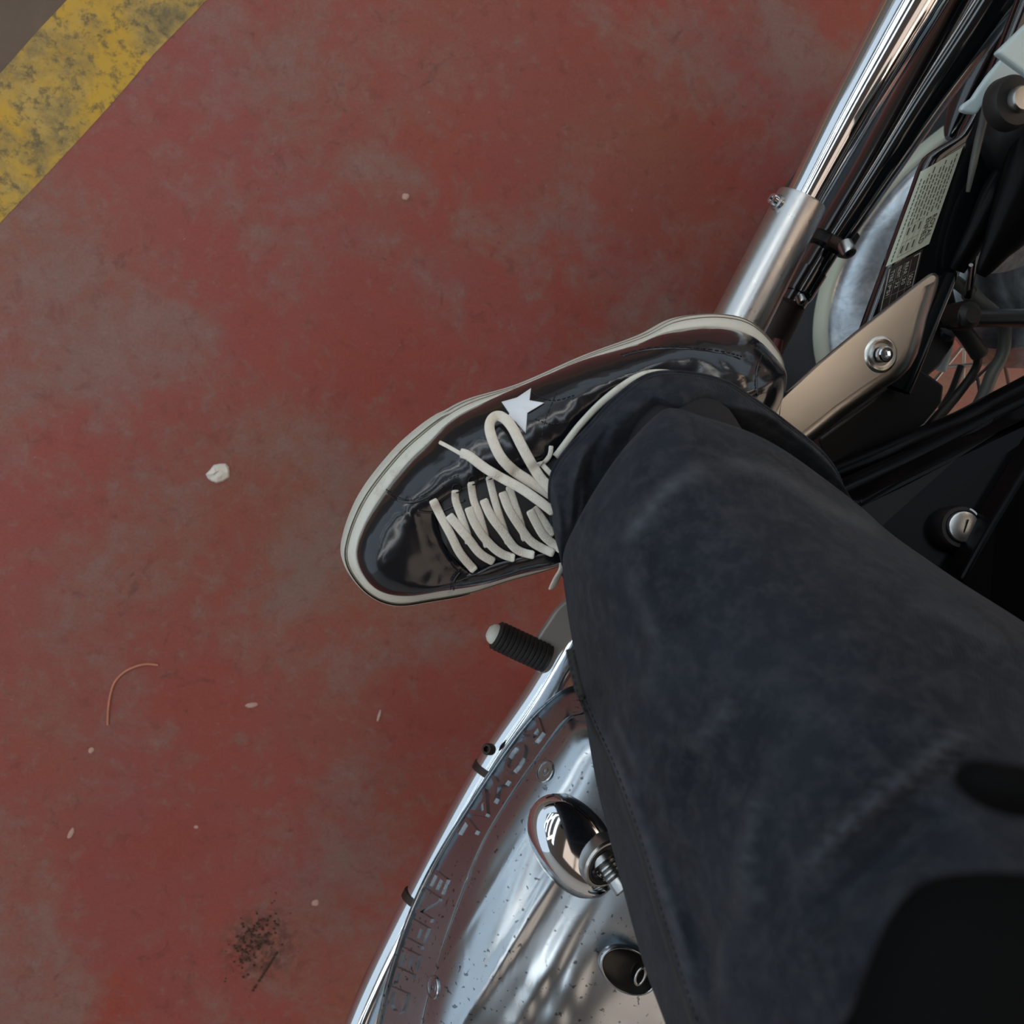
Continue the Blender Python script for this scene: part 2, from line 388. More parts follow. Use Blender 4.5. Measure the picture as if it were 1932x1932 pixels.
# engine cover: curves run rear -> front, successive curves go from the lower outer edge inwards
K = [
 [(1150,1262,.20),(1104,1297,.20),(1067,1316,.20),(1016,1362,.20),(956,1440,.20),(866,1580,.20),(806,1690,.20),(760,1810,.20),(727,1942,.20),(705,2090,.20),(705,2260,.20)],
 [(1130,1262,.262),(1090,1290,.262),(1053,1307,.262),(1000,1352,.262),(940,1430,.262),(850,1570,.262),(790,1680,.262),(745,1800,.262),(712,1932,.262),(690,2080,.262),(690,2250,.262)],
 [(1133,1266,.266),(1094,1295,.266),(1058,1311,.266),(1006,1358,.266),(946,1437,.266),(856,1575,.266),(796,1686,.266),(751,1804,.266),(718,1934,.266),(696,2080,.266),(696,2250,.266)],
 [(1134,1312,.305),(1099,1340,.305),(1060,1356,.305),(1000,1436,.305),(945,1517,.305),(894,1608,.305),(844,1738,.305),(815,1830,.305),(789,1932,.305),(774,2080,.305),(784,2250,.305)],
 [(1138,1318,.309),(1104,1345,.309),(1067,1362,.309),(1008,1440,.309),(953,1521,.309),(903,1611,.309),(853,1741,.309),(823,1832,.309),(798,1934,.309),(782,2080,.309),(792,2250,.309)],
 [(1165,1345,.328),(1125,1368,.328),(1085,1388,.328),(1038,1455,.328),(982,1535,.328),(934,1625,.328),(888,1740,.328),(858,1830,.328),(833,1932,.328),(822,2080,.328),(832,2250,.328)],
 [(1210,1385,.343),(1160,1408,.343),(1120,1432,.343),(1080,1485,.343),(1025,1560,.343),(975,1650,.343),(935,1745,.343),(905,1835,.343),(883,1932,.343),(880,2080,.343),(895,2250,.343)],
 [(1270,1440,.356),(1235,1480,.356),(1195,1520,.356),(1150,1570,.356),(1095,1640,.356),(1045,1720,.356),(1005,1800,.356),(980,1880,.356),(965,1960,.356),(970,2080,.356),(990,2250,.356)],
 [(1340,1500,.374),(1320,1560,.374),(1290,1600,.374),(1260,1650,.374),(1210,1720,.374),(1170,1790,.374),(1140,1860,.374),(1120,1930,.374),(1110,2000,.374),(1110,2100,.374),(1120,2260,.374)],
 [(1480,1560,.392),(1470,1600,.392),(1450,1660,.392),(1420,1720,.392),(1390,1780,.392),(1360,1840,.392),(1340,1900,.392),(1320,1960,.392),(1300,2040,.392),(1300,2120,.392),(1300,2280,.392)]]
KS = [resample(spline(PP(k), 12), 300) for k in K]
def ribs(p, px, py):
    z = 0
    for (x0, y0, x1, y1, wd, am) in ((1049,1649,894,1892,9,.0022),(1111,1700,940,1980,8,.0020),(1151,1729,1049,1917,7,.0018),(1000,1560,850,1790,7,.0012)):
        dx, dy = x1-x0, y1-y0; L = math.hypot(dx, dy); a = ((px-x0)*dx+(py-y0)*dy)/L; d = ((px-x0)*dy-(py-y0)*dx)/L
        e_ = 1/(1+math.exp(-(a+10)/12))*1/(1+math.exp((a-L-60)/20)); z += am*math.exp(-(d/wd)**2)*e_
    return z
def proj(p):
    q = ROT.transposed() @ (p-CAM); return 966-q.x/q.z*1932, 966+q.y/q.z*1932
rows = []
cols = [spline([KS[i][j] for i in range(len(KS))], 9) for j in range(300)]
for j, c in enumerate(cols):
    r = []
    for p in c:
        px, py = proj(p); q = p.copy(); q.z += ribs(p, px, py)
        if px > 880: q.z += .0006*noise.noise(V(px*.012, py*.012, 3))
        r.append(q)
    rows.append(r)
cover = grid('engine_cover', rows, M['alloy'], bike, angle=.9)
cbvh_o = org(bike)
def bvh_of(o):
    o0 = org(o.parent); me = o.data
    return BVHTree.FromPolygons([v.co+o0+o.location for v in me.vertices], [tuple(p.vertices) for p in me.polygons])
cbvh = bvh_of(cover)
def hit(bvh, px, py, fb=None):
    d = ray(px, py).normalized(); h = bvh.ray_cast(CAM, d)
    if h[0] is None: return (P(px, py, fb), V(0, 0, 1)) if fb is not None else (None, None)
    n = h[1]; n = n if n.dot(d) < 0 else -n
    return h[0], n
# raised lettering along the outer band
lower = resample(spline(PP(K[2]), 12), 400); upper = resample(spline(PP(K[3]), 12), 400)
def near(curve, px, py):
    best = min(range(len(curve)), key=lambda i: (proj(curve[i])[0]-px)**2+(proj(curve[i])[1]-py)**2); return best
def band(u, h):      # u index along the band (float), h 0..1 across
    i = max(0, min(len(lower)-2, int(u))); f = u-i
    a = lower[i].lerp(lower[i+1], f); b = upper[i].lerp(upper[i+1], f)
    t = (lower[i+1]-lower[i]).normalized(); n = t.cross(b-a).normalized()
    if n.z < 0: n = -n
    return a.lerp(b, h), n
def word(s, pa, pb, h0=.10, h1=.60):
    vs, fs = text_mesh(s); x0 = min(v.x for v in vs); x1 = max(v.x for v in vs); y0 = min(v.y for v in vs); y1 = max(v.y for v in vs)
    ua, ub = near(lower, *pa), near(lower, *pb); out = []
    for v in vs:
        p, n = band(ua+(ub-ua)*(v.x-x0)/(x1-x0), h0+(h1-h0)*(v.y-y0)/(y1-y0)); out.append(p+n*(.0017 if v.z > 0 else -.0008))
    obj('raised_lettering', out, fs, M['alloy'], cover, smooth=False, label='raised chrome word '+s)
word('ROYAL', (1012, 1345), (862, 1566), .12, .80); word('ENFIELD', (822, 1640), (722, 1905))
# round emblem screws recessed in the cover
def disc_on(px, py, rpx, name, m, parent, asp=1., lift=.0008):
    c, n = hit(cbvh, px, py, .33); r = mpp(c)*rpx
    return c, n, r
for (px, py) in ((1029, 1456), (818, 1863)):
    c, n, r = disc_on(px, py, 22, '', None, None)
    lathe('cover_screw', c-n*.002, n, [(0, r), (.0028, r), (.0034, r*.93), (.0034, r*.82), (.0026, r*.80), (.0026, r*.40), (.0032, r*.38), (.0032, r*.18), (.0022, r*.16)], M['alloy'], cover, 28)
# filler boss: elongated smooth bulge with threaded plug
c0, n0 = hit(cbvh, 1092, 1608, .34)
bd = (P(1175, 1720, c0.z)-P(1040, 1545, c0.z)); L2 = bd.length/2; bd.normalize(); bs = UP.cross(bd).normalized()
rows = []
nn = (UP*.8+bd*.25+INB*.2).normalized()
for i in range(25):
    ph = math.pi/2*i/24
    r = []
    for k in range(48):
        a = 2*math.pi*k/48; q = math.sin(ph)**.8
        r.append(c0+bd*(math.cos(a)*L2*1.02*q)+bs*(math.sin(a)*L2*.60*q)+UP*(math.cos(ph)**.9*.024-.008))
    rows.append(r)
boss = grid('filler_boss', rows, M['chrome'], bike, closed=True)
bb = bvh_of(boss); c1, n1 = hit(bb, 1140, 1626, .36)
rr = mpp(c1)*50; nx = (UP*.9+INB*.35).normalized()
lathe('filler_ring', c1-nx*.008, nx, [(0, rr), (.010, rr), (.0115, rr*.94), (.0115, rr*.86), (.004, rr*.82), (.004, rr*.5)], M['steel'], bike, 40)
lathe('filler_seal', c1-nx*.003, nx, [(0, rr*.84), (.006, rr*.84), (.0068, rr*.78), (.0062, rr*.66), (.001, rr*.62)], M['rubber'], bike, 40)
pr = [(0, rr*.62), (.004, rr*.62)]; d = .004
for i in range(4): pr += [(d+.0012, rr*.40), (d+.0024, rr*.48), (d+.0032, rr*.40)]; d += .0032
pr += [(d+.002, rr*.42), (d+.008, rr*.42), (d+.009, rr*.36), (d+.009, rr*.14), (d+.006, rr*.12)]
ax2 = (UP*.55+INB*.75+FWD*.35).normalized()
lathe('threaded_plug', c1-ax2*.004, ax2, pr, M['steel'], bike, 32)
# second oval recess, its shade a black dome; a link hangs in it
c2, n2 = hit(cbvh, 1180, 1822, .345)
od = (P(1245, 1868, c2.z)-P(1135, 1792, c2.z)).normalized(); os_ = UP.cross(od); ro = mpp(c2)*62
rows = []
for (q, z) in ((1.08, .0), (1.05, .003), (1.0, .0038), (.96, .003), (.93, .0005), (.6, -.0006), (.1, -.001)):
    rows.append([c2+od*(math.cos(a)*ro*q)+os_*(math.sin(a)*ro*.62*q)+UP*(z+.004) for a in [2*math.pi*k/40 for k in range(40)]])
grid('oval_port_rim', rows, M['alloy'], bike, closed=True)
rows = [[c2+od*(math.cos(a)*ro*q)+os_*(math.sin(a)*ro*.62*q)+UP*(z+.004) for a in [2*math.pi*k/40 for k in range(40)]] for (q, z) in ((.955, .0032), (.7, .0042), (.35, .0046), (.02, .0048))]
grid('oval_port_shade', rows, M['inside'], bike, closed=True)  # dark dome standing in for the shade inside the hole
lk = P(1208, 1842, c2.z+.012); la = (P(1216, 1820, lk.z)-P(1200, 1864, lk.z)).normalized(); ls = UP.cross(la); q = mpp(lk)
path = [lk+la*(math.cos(a)*17*q)+ls*(math.sin(a)*9*q) for a in [2*math.pi*k/24 for k in range(25)]]
tube('wire_link', path, 2.6*q, M['steel'], bike, 10)
for (a, b, r_) in (((1170,1905,.35),(1262,1952,.37),16), ((1222,1858,.352),(1290,1905,.372),12), ((1150,1925,.345),(1240,2010,.35),26)):
    pa, pb = P(*a), P(*b); tube('engine_bracket', [pa, pa.lerp(pb, .5), pb], mpp(pa)*r_, M['blackm'], bike, 14)

# exhaust pipe
def pxtube(name, pts, m, n=8, seg=28, parent=bike, **k):
    """pts: px, py, z, radius in px (turned into metres at that depth)"""
    path = [P(a[0], a[1], a[2]) for a in pts]; rad = [mpp(p)*a[3] for p, a in zip(path, pts)]
    both = [Vector((p.x, p.y, p.z)) for p in path]; sp = spline(both, n)
    rs = []
    for i in range(len(pts)-1):
        for j in range(n): rs.append(rad[i]+(rad[i+1]-rad[i])*j/n)
    rs.append(rad[-1])
    return tube(name, sp, rs, m, parent, seg, **k)
pxtube('exhaust_pipe', [(640,2060,.18,33),(697,1900,.18,33),(798,1690,.18,33),(925,1455,.18,33),(1040,1280,.19,33),(1180,1020,.22,33),(1392,612,.256,35)], M['chrome'])
pxtube('muffler', [(1440,520,.264,34),(1524,364,.272,37),(1600,222,.28,45),(1680,80,.288,53),(1727,-2,.293,57),(1850,-220,.305,64),(2060,-600,.32,64),(2070,-620,.32,50)], M['chrome'], label='long tapered chrome muffler')
# sleeve: open-ended pipe sheath with wall thickness
a, b = P(1514, 376, .272), P(1330, 737, .252); r0_, r1_ = mpp(a)*49, mpp(b)*53
ax = (b-a).normalized(); Ls = (b-a).length
slv = lathe('pipe_sleeve', a, ax, [(.006, r0_*.86), (0, r0_*.90), (-.0003, r0_*.97), (.0012, r0_), (Ls*.5, (r0_+r1_)/2), (Ls, r1_), (Ls, r1_*.9), (Ls-.01, r1_*.86)], M['brushed'], bike, 48)
sb = bvh_of(slv); c, n = hit(sb, 1467, 382)
lathe('screw_collar', c-n*.002, n, [(0, mpp(c)*16), (.0035, mpp(c)*15), (.0042, mpp(c)*12)], M['steel'], slv, 20)
hexbolt('sleeve_screw', c+n*.0015, n, mpp(c)*11, .005, M['chrome'], slv)
for (pa, pb, r_) in (((908,1428,.175),(934,1412,.175),37),): pass
for (px, py) in ((923, 1458), (790, 1700)):
    c = P(px, py, .18); lathe('pipe_clamp', c-FWD*.004, FWD, [(0, mpp(c)*33), (0, mpp(c)*34.6), (.006, mpp(c)*34.6), (.006, mpp(c)*33)], M['rust'], bike, 30)
c = P(926, 1414, .205); hexbolt('clamp_bolt', c, (-INB+UP).normalized(), mpp(c)*11, .008, M['rust'], bike)
# brake pedal with ribbed rubber
pa, pb = P(934, 1197, .26), P(1032, 1243, .262); ax = (pb-pa).normalized(); Lp = (pb-pa).length; r = mpp(pa)*28
prof = [(0, r*.70), (.0005, r*.9), (.0015, r)]; nrib = 11
for i in range(nrib):
    d0 = .003+(Lp-.005)*i/nrib; s = (Lp-.005)/nrib; prof += [(d0, r*.93), (d0+s*.25, r*1.02), (d0+s*.7, r*1.02), (d0+s*.95, r*.93)]
prof += [(Lp, r*.98)]
arm_o = []
for (x, y) in ((1014,1268),(1027,1271),(1040,1263),(1056,1236),(1082,1205),(1120,1150),(1165,1080),(1190,1010),(1160,985),(1130,1040),(1082,1120),(1052,1150),(1031,1180),(1012,1210),(1000,1240)): arm_o.append((x, y))
arm = prism('brake_pedal', PP(spline([V(x, y, .262) for x, y in arm_o], 4, True)), V(0, 0, -.007), M['dull'], bike, smooth=False, bevel=.0015, label='flat grey brake pedal arm')
lathe('pedal_rubber', pa, ax, prof, M['rubber'], arm, 32, label='black ribbed rubber sleeve')
ce = P(930, 1200, .262)
lathe('pedal_end_cap', pa+ax*.001, -ax, [(0, mpp(pa)*20), (.002, mpp(pa)*20), (.0045, mpp(pa)*17), (.0065, mpp(pa)*11), (.0072, mpp(pa)*3)], M['white_rubber'], arm, 24, label='white rounded bolt cap')

# rear wheel (fitted to the visible rim arc)
W = V(.5857, .1169, .2536); LAM, HD = .367, .551
wf = V(-math.sin(HD), -math.cos(HD), 0); wo0 = V(-math.cos(HD), math.sin(HD), 0)
wo = wo0*math.cos(LAM)+UP*math.sin(LAM); wu = UP*math.cos(LAM)-wo0*math.sin(LAM)
def wring(name, prof, m, seg=120, **k):   # prof: (radius, offset outwards)
    rows = [[W+(wf*math.cos(a)+wu*math.sin(a))*(r-.045)+wo*d for a in [2*math.pi*i/seg for i in range(seg)]] for r, d in prof]
    return grid(name, rows, m, k.pop('parent', bike), closed=True, **k)
wheel = lathe('rear_wheel', W-wo*.05, wo, [(0, .02), (0, .07), (.01, .085), (.04, .085), (.06, .06), (.085, .045), (.085, .02)], M['rim'], bike, 48, label='hub of the rear wheel')
wring('tyre', [(.233, 0), (.240, .012), (.250, .030), (.268, .046), (.285, .050), (.300, .044), (.312, .026), (.316, 0), (.312, -.026), (.300, -.044), (.285, -.050), (.268, -.046), (.250, -.03), (.240, -.012), (.233, 0)], M['tyre'], parent=wheel)
wring('rim_edge', [(.236, -.001), (.237, .004), (.235, .006), (.227, .004), (.2235, .002), (.223, -.004)], M['cream'], parent=wheel, label='cream painted rim edge')
wring('rim', [(.224, .0015), (.2225, -.002), (.216, -.006), (.205, -.012), (.197, -.022), (.188, -.028), (.184, -.037), (.188, -.048), (.205, -.06), (.214, -.07), (.236, -.075)], M['rim'], parent=wheel)
for i in range(36):
    a = 2*math.pi*i/36; s = 1 if i % 2 else -1; a2 = a+s*.55*(1 if (i//2) % 2 else -1)
    p1 = W+(wf*math.cos(a)+wu*math.sin(a))*.145-wo*.037; p2 = W+(wf*math.cos(a2)+wu*math.sin(a2))*.070-wo*(.037-s*.025)
    tube('spoke', [p1, p2], .0016, M['steel'], wheel, 8)

# black tube along the muffler with clamp, seal and lower end
pxtube('frame_tube', [(1962,-170,.30,72),(1838,30,.28,62),(1733,190,.26,50),(1646,330,.25,40),(1570,448,.24,33)], M['gloss'], seg=32, label='glossy black tube beside the muffler')
pxtube('clamp_band', [(1584,428,.235,42),(1561,468,.232,42)], M['rubber'], seg=32, label='black rubber clamp band')
pxtube('lower_tube', [(1572,445,.23,28),(1532,512,.228,26),(1496,572,.225,24)], M['gloss'], seg=28)
pxtube('tube_collar', [(1533,510,.229,29),(1508,552,.227,28),(1503,560,.227,22)], M['gloss'], seg=28)
pxtube('pivot_housing', [(1505,548,.20,26),(1475,600,.18,34),(1440,660,.17,36),(1400,740,.17,34)], M['rust'], seg=20)
pxtube('red_tab', [(1468,640,.21,10),(1462,665,.21,12),(1464,690,.21,8)], M['redpaint'], seg=10)
c = P(1597, 468, .262); nb = (INB*.5+UP*.6+FWD*.6).normalized()
hexbolt('clamp_bolt', c-nb*.004, nb, mpp(c)*15, .010, M['steel'], bike)
pxtube('clamp_bolt_shank', [(1565,452,.255,12),(1592,466,.258,12)], M['rust'], seg=14)
hx = P(1508, 560, .25); hexbolt('small_screw', hx, nb, mpp(hx)*9, .006, M['steel'], bike)

# swingarm with stickers
sw = []
for (x, y, z, hw) in ((1640,650,.33,70),(1690,560,.335,68),(1735,470,.34,66),(1790,360,.345,62),(1850,240,.35,60),(1905,130,.355,58),(1985,-30,.36,56)):
    pass
def swc(y, c): return ((c-.344*y)/.939, y)
for (y, c_, z, hw) in ((720,1812,.305,70),(600,1814,.31,73),(500,1816,.315,75),(400,1816,.32,75),(322,1817,.325,74),(272,1842,.33,54),(200,1850,.335,50),(100,1856,.34,50),(-60,1860,.345,50)):
    sw.append((*swc(y, c_), z, hw))
NS = 48; rows = []
for (x, y, z, hw) in [(a.x, a.y, a.z*.001, 0) for a in []] or sw: pass
ctr = spline([V(a[0], a[1], a[2]*1000) for a in sw], 6)
hws = []
for i in range(len(sw)-1):
    for j in range(6): hws.append(sw[i][3]+(sw[i+1][3]-sw[i][3])*j/6)
hws.append(sw[-1][3])
for q, hw in zip(ctr, hws):
    c = P(q.x, q.y, q.z/1000); t = (P(*swc(0, 1816), .33)-P(*swc(600, 1816), .33)).normalized(); s = UP.cross(t).normalized(); r = mpp(c)*hw; row = []
    for k in range(NS):
        a = 2*math.pi*k/NS; ca, sa = math.cos(a), math.sin(a)
        ex = .42; row.append(c+s*(math.copysign(abs(ca)**ex, ca)*r)+UP*(math.copysign(abs(sa)**ex, sa)*.007-.007))
    rows.append(row)
swing = grid('swingarm', rows, M['gloss'], bike, closed=True, label='black swingarm carrying two stickers')
swb = bvh_of(swing)
ZS = .32
def sticker(name, poly, m, z0=.0006, nsub=10, **k):
    """four corners tl,tr,br,bl in px; mapped to a patch that lies on the swingarm"""
    rows = []
    for i in range(nsub+1):
        r = []
        for j in range(nsub+1):
            u, v_ = j/nsub, i/nsub
            a = V(*poly[0], 0).lerp(V(*poly[1], 0), u); b = V(*poly[3], 0).lerp(V(*poly[2], 0), u); q = a.lerp(b, v_)
            p, n = hit(swb, q.x, q.y, ZS)
            if (p.z < .292): p = P(q.x, q.y, ZS); n = UP
            r.append(p+n*z0)
        rows.append(r)
    return grid(name, rows, m, k.pop('parent', swing), **k), rows
def on_rows(rows, u, v_):
    R = len(rows)-1; C = len(rows[0])-1; x = min(max(u, 0), .9999)*C; y = min(max(v_, 0), .9999)*R; j, i = int(x), int(y)
    a = rows[i][j].lerp(rows[i][j+1], x-j); b = rows[i+1][j].lerp(rows[i+1][j+1], x-j); return a.lerp(b, y-i)
WP = [(1816,277), (1752,460), (1672,504), (1738,324)]       # text runs from tr side; corners: u along, v across (right edge -> left edge)
so, WR = sticker('white_sticker', WP, M['sticker'], label='pale label with small print')
BP = [(1741,469), (1719,560), (1655,590), (1674,507)]
so2, BR = sticker('black_sticker', BP, M['sticker_dark'], label='black pressure table with white frame')
def print_text(rows, s, u0, u1, v0, v1, m, parent, z=.0005):
    vs, fs = text_mesh(s); x0 = min(v.x for v in vs); x1 = max(v.x for v in vs); y0 = min(v.y for v in vs); y1 = max(v.y for v in vs)
    out = [on_rows(rows, u0+(u1-u0)*(v.x-x0)/(x1-x0), v0+(v1-v0)*(v.y-y0)/max(y1-y0, 1e-6))+UP*(z if v.z > 0 else .0001) for v in vs]
    obj('printed_text', out, fs, m, parent, smooth=False)
def bar(rows, quads, m, parent, name='printed_lines', z=.0004):
    v = []; f = []
    for (u0, u1, v0, v1) in quads:
        n = 5
        for k in range(n):
            a, b = u0+(u1-u0)*k/n, u0+(u1-u0)*(k+1)/n; q = len(v)
            v += [on_rows(rows, a, v0)+UP*z, on_rows(rows, b, v0)+UP*z, on_rows(rows, b, v1)+UP*z, on_rows(rows, a, v1)+UP*z]; f.append((q, q+1, q+2, q+3))
    return obj(name, v, f, m, parent, smooth=False)
# reading direction runs down the picture (u), top of the letters towards the right edge (v = 0)
print_text(WR, 'ROYAL', .66, .90, .19, .08, M['ink'], so); print_text(WR, 'ENFIELD', .66, .93, .33, .22, M['ink'], so)
rnd = random.Random(3); L_ = []
for k, vv in enumerate((.10, .18, .27, .36, .45, .54, .63, .72, .80)):
    u = .04+.05*(k % 3)
    while u < (.58 if k < 3 else .60):
        w_ = rnd.uniform(.02, .07); L_.append((u, min(u+w_, .62), vv, vv+.028)); u += w_+.014
u = .1
while u < .95: L_.append((u, u+.03, .90, .925)); u += .042
for vv in (.42, .56, .70, .80): L_.append((.62, .95, vv, vv+.006))
for uu in (.62, .80, .95): L_.append((uu, uu+.004, .42, .80))
for vv in (.46, .60, .73):
    for uu in (.65, .84): L_.append((uu, uu+.08, vv, vv+.04))
bar(WR, L_, M['ink'], so)
# black sticker: white frame, grid and lettering
q = [(.05, .99, .06, .085), (.05, .07, .06, .94), (.05, .99, .915, .94)]
for vv in (.30, .50, .70): q.append((.10, .98, vv, vv+.008))
for uu in (.42, .72): q.append((uu, uu+.006, .10, .90))
bar(BR, q, M['inkw'], so2)
for (a_, b_, s_, v0_, v1_) in ((.12,.38,'FRONT',.66,.56),(.12,.38,'REAR',.46,.36),(.46,.68,'PSI',.86,.76),(.46,.60,'32',.64,.54),(.46,.60,'30',.45,.35),(.12,.38,'TYRE',.86,.76),(.46,.68,'SOLO',.26,.14)):
    print_text(BR, s_, a_, b_, v0_, v1_, M['inkw'], so2)

# pillion footrest hanger: cast plate with rolled edge, boss and bolt
ho = [(1452,768),(1500,724),(1543,684),(1609,629),(1675,577),(1731,533),(1750,519),(1762,513),(1770,520),(1771,534),(1762,562),(1750,597),(1740,638),(1731,668),(1718,693),(1696,716),(1650,745),(1594,784),(1543,825),(1500,858),(1440,850)]
hz = .372
outl = resample([V(x, y, 0) for x, y in ho]+[V(*ho[0], 0)], 121)[:-1]
cx = sum(p.x for p in outl)/120; cy = sum(p.y for p in outl)/120
def inset(pts, d):
    n = len(pts); r = []
    for i in range(n):
        t = (pts[(i+3) % n]-pts[i-3]).normalized(); nn_ = V(-t.y, t.x, 0)
        q = max(0, min(1, (.35-nn_.y)/.7)); q = q*q*(3-2*q)
        r.append(pts[i]+nn_*d*(.22+.78*q))
    return r
area = sum(a.x*b.y-b.x*a.y for a, b in zip(outl, outl[1:]+outl[:1]))
sg = 1 if area > 0 else -1
levels = []
for (dd, dz) in ((2, -.018), (1, -.013), (0, -.010), (3, -.0062), (8, -.0034), (14, -.0014), (20, -.0004), (26, 0)):
    levels.append([P(p.x, p.y, hz+dz) for p in inset(outl, dd*sg)])
n = 120; vv = [p for l in levels for p in l]; ff = []
for i in range(len(levels)-1):
    for j in range(n): j2 = (j+1) % n; ff.append((i*n+j, i*n+j2, (i+1)*n+j2, (i+1)*n+j))
vv += levels[-1]; ff.append(tuple(range(len(levels)*n, (len(levels)+1)*n)))
hang = obj('footrest_hanger', vv, ff, M['satin'], bike, angle=1.0, label='cast aluminium footrest hanger')
c = P(1662, 669, hz); r = mpp(c)*30
lathe('bolt_recess', c-UP*.0028, UP, [(.0030, r*.3), (.0032, r*.72), (.0036, r*.88), (.0040, r*.98), (.0036, r*1.08), (.0024, r*1.2)], M['satin'], hang, 36)
lathe('recess_floor', c-UP*.0005, UP, [(0, r*.8), (.0009, r*.8)], M['steel'], hang, 28)
hexbolt('hanger_bolt', c+UP*.002, UP, r*.50, .005, M['chrome'], hang)
pf = P(1520, 800, .288); pg_ = P(1240, 830, .292)
tube('rider_footpeg', [pf, pf.lerp(pg_, .5), pg_], .011, M['rubber'], bike, 20)
pxtube('footpeg_post', [(1560,775,.34,16),(1520,800,.288,18)], M['blackm'], seg=14)

# dark block and linkage behind the hanger
def slab(name, pts, z, dep, m, bev=.002, **k):
    zz = z if isinstance(z, (list, tuple)) else [z]*len(pts)
    return prism(name, [P(a[0], a[1], q) for a, q in zip(pts, zz)], V(0, 0, -dep), m, bike, smooth=False, bevel=bev, **k)
slab('caliper_body', [(1768,524),(1800,545),(1812,600),(1800,650),(1775,690),(1740,720),(1728,690),(1742,640),(1752,596)], .27, .04, M['blackm'])
slab('battery_box', [(1700,712),(1728,688),(1782,728),(1778,760),(1745,800),(1700,830),(1640,870),(1560,880),(1545,828),(1640,758)], .285, .05, M['blackm'], label='black box below the hanger')
pxtube('rubber_hose', [(1762,530,.275,10),(1780,523,.285,11),(1800,530,.29,12),(1822,546,.29,12),(1836,560,.288,12)], M['hose'], seg=16)
pxtube('hose_sleeve', [(1828,552,.288,16),(1850,574,.285,16),(1872,590,.28,15)], M['hose'], seg=20, label='grey hose sleeve')
pxtube('cross_shaft', [(1800,600,.30,17),(1850,600,.30,17),(1932,600,.30,17),(2080,602,.30,17)], M['blackm'], seg=24, label='black cross shaft')
lathe('shaft_knuckle', P(1797, 598, .285), UP, [(0, .010), (.014, .011), (.020, .010), (.024, .006)], M['rubber'], bike, 24)
pxtube('boot', [(1804,606,.285,16),(1825,634,.283,16),(1847,666,.28,17),(1851,672,.28,12)], M['rubber'], seg=20, label='black rubber boot')
pxtube('thin_cable', [(1846,668,.275,8),(1843,690,.27,8),(1828,716,.265,8),(1806,745,.26,9),(1780,775,.26,10),(1740,820,.26,10)], M['rubber'], seg=12)
pxtube('curved_hose', [(1893,612,.28,12),(1896,640,.278,12),(1890,672,.275,12),(1872,705,.272,12),(1858,740,.27,12),(1838,775,.268,12),(1800,800,.262,12)], M['hose'], seg=18)
pxtube('curved_hose', [(1814,690,.22,7),(1806,712,.22,7),(1795,740,.22,7),(1776,772,.22,7)], M['blackm'], seg=12)
pxtube('steel_rod', [(1792,630,.22,10),(1785,665,.22,10),(1776,700,.22,9)], M['pale'], seg=16, label='dull grey steel rod')
pxtube('knuckle_arm', [(1752,610,.25,18),(1772,636,.26,20),(1790,620,.27,18)], M['blackm'], seg=18)
# brake hoses along the swingarm
pxtube('cable_sheath', [(1862,190,.36,7),(1856,225,.36,8),(1847,262,.36,8),(1836,312,.36,7),(1826,362,.355,3.5)], M['hose'], seg=14, label='dull beige cable')
pxtube('upper_stay', [(1832,500,.33,4),(1829,520,.32,4),(1825,545,.31,5)], M['steel'], seg=10)
pxtube('brake_stay', [(1838,480,.31,8),(1832,520,.30,8),(1826,560,.29,7)], M['gloss'], seg=14)
# inner mudguard masses in the top right corner
pxtube('inner_mudguard', [(2010,250,.36,110),(1930,390,.35,62),(1880,470,.345,30),(1850,520,.34,10)], M['panel'], seg=32, squash=.5)
pxtube('mudguard_edge', [(2080,60,.34,70),(1990,240,.33,60),(1900,350,.335,44),(1845,440,.33,26),(1805,510,.32,16)], M['panel'], seg=24, squash=.6)
pxtube('rear_mudguard', [(2100,-260,.20,90),(1980,-60,.20,80),(1880,110,.20,60),(1820,215,.20,36),(1790,262,.2,8)], M['gloss'], seg=32)
# white shock mount
slab('shock_cover', [(1882,98),(1940,42),(2020,-20),(2080,60),(1990,180),(1940,141)], .43, .006, M['pale'], .002, label='pale mint shock cover')
lw = [(1893,108),(1912,118),(1932,136),(1925,150),(1890,165),(1872,178),(1858,196),(1845,215),(1828,213),(1813,208),(1818,196),(1836,184),(1852,160),(1866,140)]
slab('shock_link', lw, .378, .005, M['pale'], .002, label='pale grey shock link')
c = P(1905, 195, .39)
lathe('shock_eye', c-UP*.004, UP, [(0, mpp(c)*50), (.008, mpp(c)*49), (.011, mpp(c)*44), (.012, mpp(c)*30)], M['rubber'], bike, 40, label='black rubber shock eye')
lathe('shock_bolt', c, UP, [(0, mpp(c)*24), (.012, mpp(c)*24), (.0135, mpp(c)*21)], M['steel'], bike, 28)
pxtube('shock_body', [(1960,170,.36,60),(1915,260,.34,64),(1990,330,.33,60)], M['blackm'], seg=24)
pxtube('hub_shell', [(1990,430,.22,70),(1925,455,.20,60),(1880,450,.19,40),(1845,440,.19,12)], M['dull'], seg=30, label='grey drum behind the spokes')
for (a_, b_) in (((1932,498),(1862,560)), ((1925,488),(1858,568)), ((1932,508),(1890,528)), ((1892,660),(1838,720)), ((1932,668),(1896,684)), ((1819,655),(1817,715))):
    pxtube('wheel_spoke', [(*a_, .14, 3.2), (*b_, .14, 3.2)], M['steel'], n=2, seg=8)

